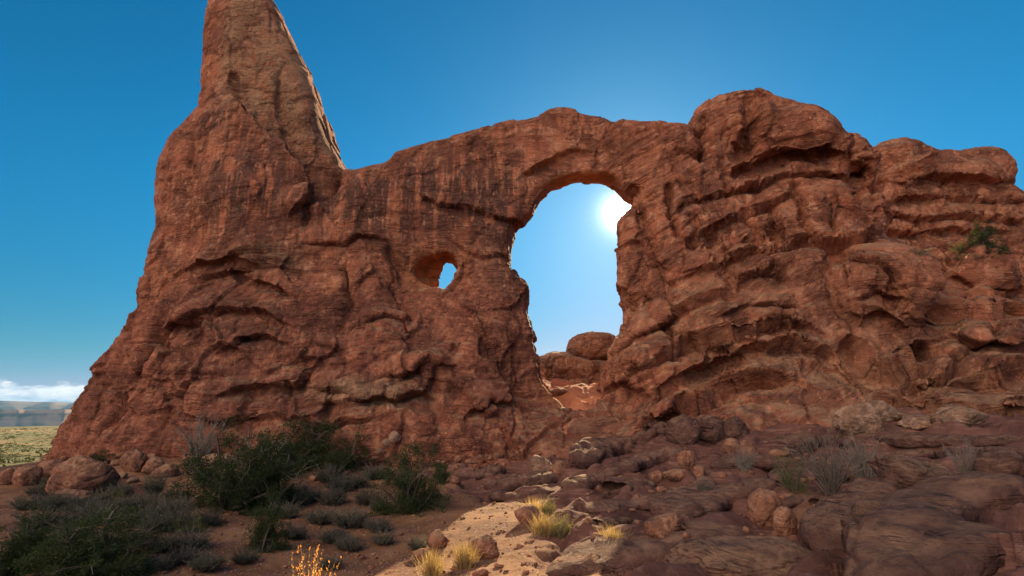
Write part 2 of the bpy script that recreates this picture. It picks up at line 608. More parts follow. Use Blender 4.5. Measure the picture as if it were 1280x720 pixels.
_pt = at([a[0] for a in _tc], [a[1] for a in _tc], [a[2] for a in _tc])
_ring = np.array([(0, -18, 3.2), (0, 0, 3.3), (14, -4, 3.4), (34, -15, 5), (-30, -15, 2), (-16, 2, 1.3), (60, 0, 6), (60, 30, 7), (60, 60, 8), (-60, 0, 0), (-60, 30, -2),
                  (-62, 62, -6), (-44, 66, -6), (-20, 62, -2), (3, 74, 9.6), (2, 57, 7.3), (9, 60, 7.8), (30, 75, 5), (60, 95, 4), (20, 92, 4), (-40, 95, -9)], float)
_rr = [1] * 7 + [1, 1, 0, 0, 0, 0, .5, 1, 1, 1, 1, 1, 1, 0]
_allp = np.concatenate([_pt, _ring])
_Hb = rbf2(_allp[:, :2] / 10, _allp[:, 2], 0.002)
_Rk = rbf2(_allp[:, :2] / 10, [a[3] for a in _tc] + _rr, 0.01)


def ground(xy):
    """height and rockiness of the ground"""
    xy = np.asarray(xy, float)
    q = np.clip(xy, (-75, -30), (75, 110))
    P = np.concatenate([xy, np.zeros((len(xy), 1))], 1)
    r = np.hypot(xy[:, 0], xy[:, 1] - 30)
    far = sstep(r, 55, 125)
    hb = _Hb(q / 10)
    rk = _Rk(q / 10) + 0.30 * noise(P, 3.0, 31) + 0.15 * noise(P, 1.0, 32)
    rk = sstep(rk, 0.30, 0.62) * (1 - far)
    wob = P + 0.8 * np.stack([noise(P, 4, 41), noise(P, 4, 42), 0 * r], 1)
    u = np.stack([wob[:, 0] * 0.92 + wob[:, 1] * 0.39, -wob[:, 0] * 0.39 + wob[:, 1] * 0.92, 0 * r], 1)
    lob = billow(u, 6.0, 51, 2, 0.40, (0.5, 1.0, 1))
    lob2 = billow(u, 1.2, 57, 2, 0.5, (0.55, 1.0, 1))
    t = hb / 0.95 + 1.1 * noise(P, 7, 61) + 0.35 * noise(P, 2.2, 62)
    fr = t - np.floor(t)
    terr = (sstep(fr, 0.62, 0.98) - fr)
    w = worley(np.stack([wob[:, 0] / 2.6, wob[:, 1] / 1.5, 0 * r], 1), 63)
    rock = 1.15 * (lob - 0.35) + 0.38 * (lob2 - 0.3) + 1.0 * terr + 0.035 * fbm(P, 0.7, 65, 3) + 0.42 * w[:, 3] * sstep(noise(P, 6, 64), -.2, .2)
    sand = 0.22 * noise(P, 4.5, 71) + 0.05 * noise(P, 1.1, 72) + 0.022 * fbm(P, 0.4, 73, 2)
    near = rk * rock + (1 - rk) * sand
    fh = -11.5 + 1.2 * noise(P, 90, 81) + 0.25 * noise(P, 14, 82) - 150 * sstep(r, 950, 2600)
    return hb * (1 - far) + near * (1 - far * 0.9) + fh * far - 0.0 * r, rk


def gz(x, y):
    return float(ground([(x, y)])[0][0])


def on_ground(px, py):
    """first point of the ground along the ray through photo pixel (px,py)"""
    d = ray(px, py)
    t = np.geomspace(5, 160, 500)
    P = CAM + t[:, None] * d
    h = ground(P[:, :2])[0]
    k = np.argmax(P[:, 2] < h)
    return P[k] if P[k, 2] < h[k] else P[-1]


def build_ground():
    a = np.concatenate([np.arange(-180, -52, 2.0), np.arange(-52, 52, 0.12), np.arange(52, 180.1, 2.0)])
    r = np.concatenate([[0.01, 1.5], np.geomspace(3, 75, 640), np.geomspace(76, 26000, 240)])
    A, RR = np.meshgrid(np.radians(a), r, indexing='ij')
    xy = np.stack([np.sin(A) * RR, np.cos(A) * RR], -1).reshape(-1, 2)
    h, rockiness = ground(xy)
    V = np.concatenate([xy, h[:, None]], 1)
    na, nr = len(a), len(r)
    i = np.arange(na - 1)[:, None] * nr + np.arange(nr - 1)[None]
    Q = np.stack([i, i + 1, i + nr + 1, i + nr], -1).reshape(-1, 4)[:, ::-1]
    Q = Q[:, ::-1] if vnormals(V[:], Q[:2000])[:, 2].sum() < 0 else Q
    m, t = newmat('desert_ground')
    geo = t.node('ShaderNodeNewGeometry'); P = geo.outputs['Position']
    sp = t.node('ShaderNodeSeparateXYZ'); t.put(sp.inputs[0], P)
    n1 = t.noise(P, 0.35, 5, 0.6); n2 = t.noise(P, 2.6, 6, 0.65); n3 = t.noise(P, 14, 4, 0.7)
    sand = t.mix(t.ramp(n1, 0.35, 0.65), (0.14, 0.062, 0.036), (0.26, 0.130, 0.066))
    sand = t.mix(t.math('MULTIPLY', t.ramp(n2, 0.50, 0.70), 0.5), sand, (0.17, 0.085, 0.056))
    pv = t.vor(P, 9.0); pid = t.vor(P, 9.0, 'F1', 1)
    peb = t.math('MULTIPLY', t.ramp(pv, 0.34, 0.24), t.ramp(n2, 0.42, 0.55))
    sand = t.mix(t.math('MULTIPLY', peb, 0.8), sand, t.mix(0.35, (0.36, 0.21, 0.14), pid))
    lit = t.noise(t.scalev(P, (1.0, 1.0, 1.0)), 5.0, 3, 0.6)
    sand = t.mix(t.math('MULTIPLY', t.ramp(lit, 0.56, 0.66), 0.45), sand, (0.13, 0.085, 0.06))
    # slickrock
    L = t.scalev(P, (0.35, 0.8, 4.5))
    lb = t.noise(L, 1.3, 5, 0.65)
    rk = t.mix(t.ramp(n1, 0.35, 0.65), (0.090, 0.040, 0.032), (0.145, 0.066, 0.052))
    rk = t.mix(t.math('MULTIPLY', t.ramp(lb, 0.5, 0.68), 0.55), rk, (0.29, 0.15, 0.107))
    pb = t.noise(P, 0.9, 7, 0.7, 0.5)
    rk = t.mix(t.math('MULTIPLY', t.ramp(pb, 0.55, 0.68), 0.6), rk, (0.105, 0.056, 0.048))
    rk = t.mix(t.math('MULTIPLY', t.ramp(n2, 0.55, 0.75), 0.35), rk, (0.44, 0.27, 0.20))
    cr = t.vor(t.vmath('ADD', t.scalev(P, (0.55, 0.9, 0.9)), t.scalev(t.node('ShaderNodeTexNoise').outputs[1], 0.0)), 1.0, 'DISTANCE_TO_EDGE')
    rk = t.mix(t.attr('red'), rk, t.mix(n2, (0.25, 0.075, 0.04), (0.50, 0.20, 0.105)))
    c = t.mix(t.attr('rock'), sand, rk)
    # the plain beyond
    fm = t.ramp(sp.outputs[1], 62, 90)
    g1 = t.noise(t.scalev(P, (1, 0.45, 1)), 0.055, 6, 0.65); g2 = t.noise(P, 0.22, 5, 0.7)
    pl = t.mix(t.ramp(g1, 0.42, 0.6), (0.23, 0.185, 0.10), (0.12, 0.13, 0.06))
    pl = t.mix(t.ramp(g2, 0.5, 0.62), pl, (0.13, 0.135, 0.06))
    pl = t.mix(t.ramp(t.noise(t.scalev(P, (0.4, 1, 1)), 0.012, 4), 0.56, 0.66), pl, (0.42, 0.25, 0.15))
    c = t.mix(t.math('MULTIPLY', fm, t.ramp(sp.outputs[2], -3.0, -7.0)), c, pl)
    c = t.mix(1.0, c, t.mix(n3, (0.78, 0.78, 0.78), (1.2, 1.2, 1.2)), 'MULTIPLY')
    h = t.math('ADD', t.math('MULTIPLY', t.noise(P, 3.0, 7, 0.68), 0.7), t.math('MULTIPLY', t.noise(P, 22, 4, 0.7), 0.12))
    h = t.math('ADD', h, t.math('MULTIPLY', peb, t.math('MULTIPLY_ADD', t.attr('rock'), -0.35, 0.35)))
    h = t.math('ADD', h, t.math('MULTIPLY', lb, t.math('MULTIPLY', t.attr('rock'), 0.8)))
    principled(t, c, 0.93, t.bump(h, 0.75, 0.16), 0.12)
    o = mesh_obj('ground', V, Q, m, attrs={'rock': rockiness, 'red': sstep(xy[:, 1], 40, 46) * sstep(xy[:, 1], 90, 80)})
    tag(o, kind='structure')
    return o


build_ground()


# ------------------------------------------------------------------ sandstone formations
def strata_table(seed, tmin=0.35, tmax=1.5, rough=1.0):
    r = np.random.default_rng(seed)
    s = np.arange(-90, 150, 0.02)
    out = np.zeros(len(s)); e = -90.0
    while e < 150:
        t = math.exp(r.uniform(math.log(tmin), math.log(tmax)))
        m = (s >= e) & (s < e + t)
        u = (s[m] - e) / t
        out[m] = r.normal() * 0.55 * rough + 0.75 * (1 - np.abs(2 * u - 1) ** r.uniform(2.2, 5)) - 0.45
        e += t
    return s, np.convolve(out, np.ones(5) / 5, 'same')


ST1 = strata_table(1)
ST2 = strata_table(2, 0.6, 2.6)
ST3 = strata_table(3, 0.12, 0.5)


_last = {}


def sdf_mesh(fn, lo, hi, h, levels=1, smooth=3):
    """fn(X,Z,y) -> signed distance on an x-z slice; meshed evenly"""
    xs = np.arange(lo[0], hi[0], h); ys = np.arange(lo[1], hi[1], h); zs = np.arange(lo[2], hi[2], h)
    X, Z = np.meshgrid(xs, zs, indexing='ij')
    D = np.zeros((len(xs), len(ys), len(zs)), np.float32)

    def sl_(k):
        D[:, k] = fn(X, Z, ys[k])
    list(POOL.map(sl_, range(len(ys))))
    D[0] = D[-1] = 1; D[:, 0] = D[:, -1] = 1; D[:, :, 0] = D[:, :, -1] = 1
    ins = D < 0
    _last['front'] = np.where(ins.any(1), ys[np.argmax(ins, 1)], 99.0)
    _last['org'] = (xs[0], zs[0], h)
    V, Q = surface_nets(D, np.array([xs[0], ys[0], zs[0]]), h)
    V = smooth_mesh(V, Q, smooth)
    for _ in range(levels):
        V, Q = subdiv(V, Q)
        V = smooth_mesh(V, Q, 1, 0.35)
    return V, Q


def front_xz(pts, front=None):
    """world x,z of photo pixels on the front face of the arch"""
    px = np.array([p[0] for p in pts], float); py = np.array([p[1] for p in pts], float)
    Y = np.full(len(px), 45.0)
    for _ in range(16):
        p = at(px, py, Y)
        A = _last['front']; x0, z0, h = _last['org']
        f = A[np.clip(((p[:, 0] - x0) / h).round().astype(int), 0, A.shape[0] - 1), np.clip(((p[:, 2] - z0) / h).round().astype(int), 0, A.shape[1] - 1)]
        f = np.where(f > 90, (front or 48.0), f)
        Y = 0.6 * Y + 0.4 * f
    return p[:, [0, 2]]


def carve(V, N, feats, front=None):
    """ledges and cracks: each line is (points, overhang above, recess below, reach)"""
    d = np.zeros(len(V))
    wx = V[:, 0] + 0.45 * noise(V, 2.2, 801) + 0.15 * noise(V, 0.7, 803)
    wz = V[:, 2] + 0.45 * noise(V, 2.2, 802) + 0.15 * noise(V, 0.7, 804)
    amp = 0.75 + 0.5 * noise(V, 4.0, 805)
    face = sstep(-N[:, 1], -0.25, 0.15)
    for (pts, a, b, w) in feats:
        L = front_xz(pts, front)
        lo = L.min(0) - 4.5 * w - 1; hi = L.max(0) + 4.5 * w + 1
        m = np.where((wx > lo[0]) & (wx < hi[0]) & (wz > lo[1]) & (wz < hi[1]) & (face > 0))[0]
        if not len(m):
            continue
        x = wx[m]; z = wz[m]
        best = np.full(len(m), 1e9); side = np.ones(len(m)); tt = np.zeros(len(m))
        seg = np.linalg.norm(np.diff(L, axis=0), axis=1); cum = np.concatenate([[0], np.cumsum(seg)])
        for i in range(len(L) - 1):
            e = L[i + 1] - L[i]
            t = np.clip(((x - L[i, 0]) * e[0] + (z - L[i, 1]) * e[1]) / (e @ e), 0, 1)
            dx = x - L[i, 0] - e[0] * t; dz = z - L[i, 1] - e[1] * t
            q = np.hypot(dx, dz)
            c = q < best
            best = np.where(c, q, best)
            side = np.where(c, np.sign(e[0] * dz - e[1] * dx), side)
            tt = np.where(c, (cum[i] + t * seg[i]) / cum[-1], tt)
        end = sstep(tt, -0.02, 0.14) * sstep(-tt, -1.02, -0.86)
        if a is None:                              # a crack: both sides fall in
            v = -1.5 * b * np.exp(-(best / max(w, 0.32)) ** 2)
        else:
            v = np.where(side > 0, a * np.exp(-(best / (1.6 * w)) ** 1.5), -b * np.exp(-(best / w) ** 1.2))
        d[m] += (1.3 + 0.4 * sstep(L[:, 0].mean(), 8, 12)) * v * (0.25 + 0.75 * end) * amp[m] * face[m]
    return V + N * d[:, None]


def rock_relief(V, N, massive, block, dip=None, k=1.0, seed=0, fold=1.0, lobes=1.0):
    """carve beds, joints, lobes and broken faces; returns displaced verts and bed coordinate.
    massive 0..1 = smooth cliff sandstone, block 0..1 = jointed"""
    P = V.astype(np.float32)
    Lw = 1 - massive
    f1 = noise(P, 16, seed + 1, (1, 1, 1.2)); f2 = noise(P, 4.5, seed + 2)
    s = P[:, 2] + (0 if dip is None else dip) + fold * Lw * (2.2 * f1 + 0.5 * f2) + 0.2 * noise(P, 1.6, seed + 3)
    wp = P + 0.6 * np.stack([noise(P, 2.5, seed + 7), noise(P, 2.5, seed + 8), noise(P, 2.5, seed + 9)], 1)
    wp = wp + 0.12 * np.stack([noise(P, .6, seed + 17), noise(P, .6, seed + 18), noise(P, .6, seed + 19)], 1)
    # beds that stand out in places and fade elsewhere
    vis = sstep(noise(P, 7.5, seed + 5, (1, 1, 1.8)), -0.05, 0.5)
    d = np.interp(s, *ST1) * vis * (0.05 * massive + 0.25 * Lw)
    d += np.interp(s + 31, *ST2) * (1 - vis * 0.6) * (0.04 * massive + 0.13 * Lw)
    d += np.interp(s + 0.1 * f2, *ST3) * (0.012 + 0.035 * Lw * vis)
    # swells and lobes
    d += 0.7 * noise(P, 10, seed + 6) * (0.35 + 0.65 * Lw)
    d += lobes * Lw * (0.75 * (billow(wp, 6.5, seed + 10, 2, 0.4, (0.8, 0.8, 1.2)) - 0.35))
    # big broken faces, then joint blocks, then rubble-size facets
    w0 = worley(np.stack([wp[:, 0] / 5.5, wp[:, 1] / 5.5, s / 4.4], 1), seed + 15)
    d += w0[:, 3] * 0.80 * (0.22 * massive + Lw)
    w1 = worley(np.stack([wp[:, 0] / 3.0, wp[:, 1] / 3.0, s / 1.9], 1), seed + 11)
    gap = w1[:, 1] - w1[:, 0]
    bl = np.clip(block, 0, 1)
    jo = sstep(noise(P, 5, seed + 26), -0.2, 0.25)
    d += bl * ((w1[:, 2] - 0.5) * 0.42 - 0.36 * jo * (1 - sstep(gap, 0.0, 0.09)) + 0.15 * sstep(gap, 0, 0.6))
    rough = 0.20 + 0.80 * sstep(noise(P, 9, seed + 30) + 0.35 * noise(P, 3.2, seed + 31), -0.12, 0.30)
    wj = worley(np.stack([wp[:, 0] / 4.6, wp[:, 1] / 4.6, wp[:, 2] / 11], 1), seed + 33)
    d -= 0.45 * Lw * (1 - sstep(wj[:, 1] - wj[:, 0], 0.0, 0.06)) * sstep(noise(P, 7, seed + 34), -0.05, 0.2)
    d += (wj[:, 2] - 0.5) * 0.55 * Lw
    d += rough * w1[:, 3] * 0.50 * (0.08 * massive + Lw * (0.4 + 0.6 * bl))
    w2 = worley(np.stack([wp[:, 0] / 1.25, wp[:, 1] / 1.25, s / 0.8], 1), seed + 12)
    rub = sstep(noise(P, 5.5, seed + 21), -0.15, 0.4)
    d += (w2[:, 3] * 0.20 + 0.10 * (w2[:, 2] - .5)) * Lw * rough * (0.12 + 0.88 * rub)
    # flakes peeled off the cliffs
    d += massive * 0.16 * (sstep(noise(wp, 4.6, seed + 24, (1, 1, .6)), 0.05, 0.09) - 0.5 + 0.8 * sstep(noise(wp, 2.9, seed + 25, (1, 1, .5)), 0.25, 0.28))
    d += 0.09 * fbm(P, 1.2, seed + 13, 4, 0.55) * (0.4 + 0.7 * Lw) * rough
    d -= d.mean() + 0.05
    return V + N * (d * k)[:, None], s


def gb(V, px, py, Y, rx, rz):
    """soft patch round the place seen at px,py; rx, rz in metres"""
    c = at(px, py, Y)
    return np.exp(-((V[:, 0] - c[0]) / rx) ** 2 - ((V[:, 2] - c[2]) / rz) ** 2)


# ---- the arch
OUT = [(58, 575), (66.7, 555), (71, 537), (80, 527), (91, 516), (95.5, 502), (109, 487), (118, 464), (129, 442), (140, 429), (149, 411), (155, 391), (166, 379), (169, 366),
       (176, 353), (187, 344), (193, 322), (192.5, 308), (195.5, 287), (195.5, 269), (192, 245), (191, 222), (193, 202), (201, 182), (203, 171), (213, 160), (233, 138), (244, 129),
       (244.4, 93), (247.5, 67), (249, 35), (254, 2), (257, -25), (264, -38), (290, -44), (316, -36), (328, -18), (336, 0), (344, 13), (353, 38), (366.7, 62), (372, 82), (379, 88), (380.5, 96), (386, 112), (393, 133),
       (400, 160), (411, 182), (421, 199), (425, 210), (438, 204), (460, 202), (480, 201), (485, 196), (491, 189), (515, 182), (550, 170), (590, 159), (630, 149), (660, 145), (680, 140), (687, 134), (705, 133),
       (716, 134), (727, 138), (736, 140), (755, 142), (790, 150), (820, 157), (845, 162), (869, 158), (874, 145), (887, 127), (904, 117), (927, 112), (951, 114), (965, 122), (979, 126), (994, 128), (1008, 134),
       (1020, 146), (1036, 158), (1043, 168), (1052, 172), (1064, 179), (1074, 191), (1079, 204), (1085, 222), (1085, 243), (1094, 255), (1095, 270), (1092, 283), (1104, 300), (1131, 304), (1159, 314), (1180, 326),
       (1215, 342), (1250, 348), (1290, 352), (1340, 380), (1420, 440), (1500, 540), (1500, 700), (58, 700)]
HOLE = [(635.5, 322), (637, 310), (642, 295.5), (651, 280), (666, 269), (675, 254), (693, 241), (715, 233.5), (738, 231.5), (755, 232), (767, 236), (775, 247), (792, 254), (784, 266), (775.5, 278), (773, 295),
        (778, 311), (777, 335), (773, 352), (771, 375), (778, 387), (776, 402), (778, 419), (769, 431), (757, 451), (754, 469), (745, 493), (737, 508), (722, 512), (704, 506), (690, 494), (679, 478), (675, 468), (673, 438),
        (665, 411), (662, 382), (661, 358), (648, 346), (638, 335)]
CAV = [(519, 342), (522, 333), (530, 325), (540, 321), (551, 322), (560, 327), (566, 338), (563, 354), (554, 364), (540, 358), (527, 350)]
EYE = [(557, 325), (563, 329), (570, 340), (567, 352), (560, 360), (554, 368), (548, 363), (546, 355), (552, 348), (556, 340)]
YO = 50.0


def _outline_depth(x, y):
    if x < 260 and y < 128:
        return 52.8
    if x < 336 and y < 5:
        return 52.0
    if x < 300 and y < 330:
        return 51.0
    if x < 430 and y < 212:
        return 51.2
    if x < 870 and y < 210:
        return 48.8
    if 868 < x < 1101 and y < 305:
        return 47.6
    if x > 1101:
        return 44.0
    return YO


outP = at([p[0] for p in OUT], [p[1] for p in OUT], [_outline_depth(*p) for p in OUT])[:, [0, 2]]
outP[-1, 1] = outP[-2, 1] = -6
holP = at([p[0] for p in HOLE], [p[1] for p in HOLE], [51.2 if p[1] < 262 else 49.5 for p in HOLE])[:, [0, 2]]
cavP = at([p[0] for p in CAV], [p[1] for p in CAV], 48.5)[:, [0, 2]]
eyeP = at([p[0] for p in EYE], [p[1] for p in EYE], 50.0)[:, [0, 2]]
FRONT = [
    (290, -40, 50.6), (290, 10, 50), (330, 50, 50.3), (380, 150, 49.5), (272, 60, 50.2), (255, 60, 52.8), (249, 110, 52.6), (270, 110, 50.2), (300, 122, 48.8), (300, 150, 47.4), (250, 170, 48.6), (215, 180, 50), (225, 250, 48.2), (245, 300, 47.8),
    (260, 250, 46.6), (300, 240, 46.0), (350, 230, 46.6), (340, 170, 48.6), (372, 200, 47.6), (400, 212, 49.2), (205, 230, 49.8), (390, 245, 48.2),
    (440, 235, 47.6), (520, 225, 47.6), (600, 195, 48.2), (700, 165, 48.6), (800, 190, 48), (760, 215, 48.6), (480, 285, 47.2), (560, 285, 47.6), (640, 270, 47.8),
    (215, 325, 47.8), (300, 326, 45.6), (300, 345, 46.3), (400, 300, 46.6), (400, 330, 46.9), (480, 340, 47.1), (520, 345, 48.4), (590, 340, 47.2), (630, 320, 47.6),
    (170, 420, 47.5), (250, 400, 45.2), (250, 440, 44.4), (350, 410, 44.6), (340, 370, 45.4), (450, 410, 45.0), (550, 420, 45.2), (630, 430, 45.8), (655, 390, 47.2), (450, 470, 43.8), (520, 480, 43.2), (560, 470, 43.8),
    (90, 560, 47.5), (150, 550, 45.2), (250, 550, 43.2), (350, 540, 42.2), (450, 540, 42), (550, 550, 42.3), (640, 530, 44.2), (680, 510, 46.5), (60, 600, 47), (250, 640, 42), (500, 640, 40),
    (800, 300, 47.2), (850, 220, 47.0), (870, 260, 46.4), (930, 160, 46.4), (1000, 180, 45.6), (1030, 230, 45.8), (940, 215, 46.2), (820, 370, 46.0), (880, 330, 44.8), (960, 280, 44.0), (1040, 260, 43.6), (1060, 210, 47), (795, 430, 45.2), (765, 500, 45.4),
    (850, 420, 43), (930, 340, 42.6), (950, 390, 41.4), (1040, 310, 42), (1050, 350, 39.6), (1100, 320, 39.6), (1100, 380, 37.6), (1130, 440, 38.2), (1180, 340, 42), (1180, 390, 38.6), (1250, 380, 40), (850, 500, 40.5), (950, 450, 38.8),
    (1050, 440, 37.8), (1150, 460, 37.4), (1250, 440, 36), (800, 550, 39.2), (900, 530, 36.6), (1000, 505, 35.4), (1100, 500, 34.4), (1200, 485, 32.8), (1280, 470, 30.8), (1400, 420, 38), (1400, 560, 30), (900, 640, 33), (1200, 640, 28)]
_fp = at([p[0] for p in FRONT], [p[1] for p in FRONT], [p[2] for p in FRONT])
frontF = rbf2(_fp[:, [0, 2]] / 10, _fp[:, 1], 0.002)
BLOBS = [  # px, py, depth, half sizes in metres
    (925, 168, 49.0, 3.9, 3.4, 4.2), (988, 180, 48.4, 4.4, 3.1, 4.8), (1028, 205, 49, 2.6, 3.2, 4.5), (1038, 272, 47.2, 4.8, 3.3, 4.6), (925, 258, 49, 4.6, 2.4, 4.0), (870, 330, 48.4, 5.2, 3.2, 4.0), (960, 300, 47.6, 3.6, 2.8, 4.4),
    (1098, 372, 41.5, 4.6, 4.6, 5.0), (1010, 365, 44.5, 5.0, 3.6, 5.0), (915, 400, 45.6, 6.0, 3.4, 4.5), (850, 470, 44, 5.2, 2.8, 4.0), (960, 450, 42, 5.5, 2.6, 4.2), (1175, 350, 45, 5, 3.4, 5), (1215, 430, 39.5, 5, 2.8, 4.5),
    (1160, 475, 36.6, 3.4, 1.7, 3.0), (1250, 480, 35, 3.4, 1.9, 3.0), (1050, 500, 38, 4, 2, 3), (890, 520, 39.5, 4.5, 1.8, 3.0), (376, 90, 52.5, 0.7, 0.9, 1.0),
    (1064, 212, 52, 2.2, 4.0, 3.5), (380, 262, 48.2, 3.2, 2.2, 2.6), (455, 497, 44.4, 5.2, 0.55, 1.6), (540, 455, 44.6, 2.2, 0.9, 1.8), (405, 440, 45.6, 1.6, 1.6, 1.8), (330, 325, 47, 3.2, 0.9, 2.2)]
_bc = [(at(b[0], b[1], b[2]), b[3], b[4], b[5]) for b in BLOBS]
_hx = 0.25
_lo, _hi = (-49, 29.5, -4.5), (64, 59, 61)
_xs = np.arange(_lo[0], _hi[0], _hx); _zs = np.arange(_lo[2], _hi[2], _hx)
_X, _Z = np.meshgrid(_xs, _zs, indexing='ij')
_d2 = poly_sdf(outP, _X, _Z) - 0.30
_dh = poly_sdf(holP, _X, _Z) - 0.2
_de = poly_sdf(eyeP, _X, _Z)
_dc = poly_sdf(cavP, _X, _Z)
_F = frontF(np.stack([_X.ravel(), _Z.ravel()], 1) / 10).reshape(_X.shape)
_gx, _gz2 = np.gradient(_F, _hx)
_fs = 1 / np.sqrt(1 + _gx ** 2 + _gz2 ** 2)
_rightw = sstep(_X, 8, 16)
_B = 52.2 + 2.2 * sstep(_Z, 16, 4) + 3.2 * _rightw + 5.2 * sstep(_X, -15, -20)
_spz = at(300, 0, 50)[2]


def _shift(A, dx):
    """sample A at x - dx"""
    n = dx / _hx
    i = int(math.floor(n)); f = n - i
    idx0 = np.clip(np.arange(A.shape[0]) - i, 0, A.shape[0] - 1)
    idx1 = np.clip(idx0 - 1, 0, A.shape[0] - 1)
    return A[idx0] * (1 - f) + A[idx1] * f


def arch_sdf(X, Z, y):
    slab = np.maximum(_F - y, y - _B) * np.where(_F > y, _fs, 1)
    d = smax(_d2, slab, 1.7)
    for (c, rx, rz, ry) in _bc:
        dy = (y - c[1]) / ry
        if abs(dy) > 1.6:
            continue
        e = np.sqrt(((X - c[0]) / rx) ** 2 + dy ** 2 + ((Z - c[2]) / rz) ** 2)
        d = smin(d, (e - 1) * min(rx, ry, rz), 0.55)
    k = sstep(Z, 15.5, 19.5)
    hole = _shift(_dh, 0.16 * (y - 49.5)) * k + _shift(_dh, 0.02 * (y - 49.5)) * (1 - k)
    fl = 0.35 * max(0, abs(y - 49.6) - 1.2) ** 1.3     # the opening flares towards both faces
    d = smax(d, -(hole - fl * sstep(Z, 9, 15) * 0.55), 0.8)
    d = smax(d, -(_shift(_de, -0.10 * (y - 50.0)) - 0.34), 0.25)
    if y > 51.2:
        d = smax(d, -(_shift(_de, 0.3 * (y - 51.2)) - 0.1 - 0.7 * (y - 51.2)), 0.3)
    d = smax(d, -(_dc - 0.28 + 0.8 * max(0, y - 50.4) ** 1.4 - 0.25 * max(0, 48.6 - y)), 0.4)
    return d


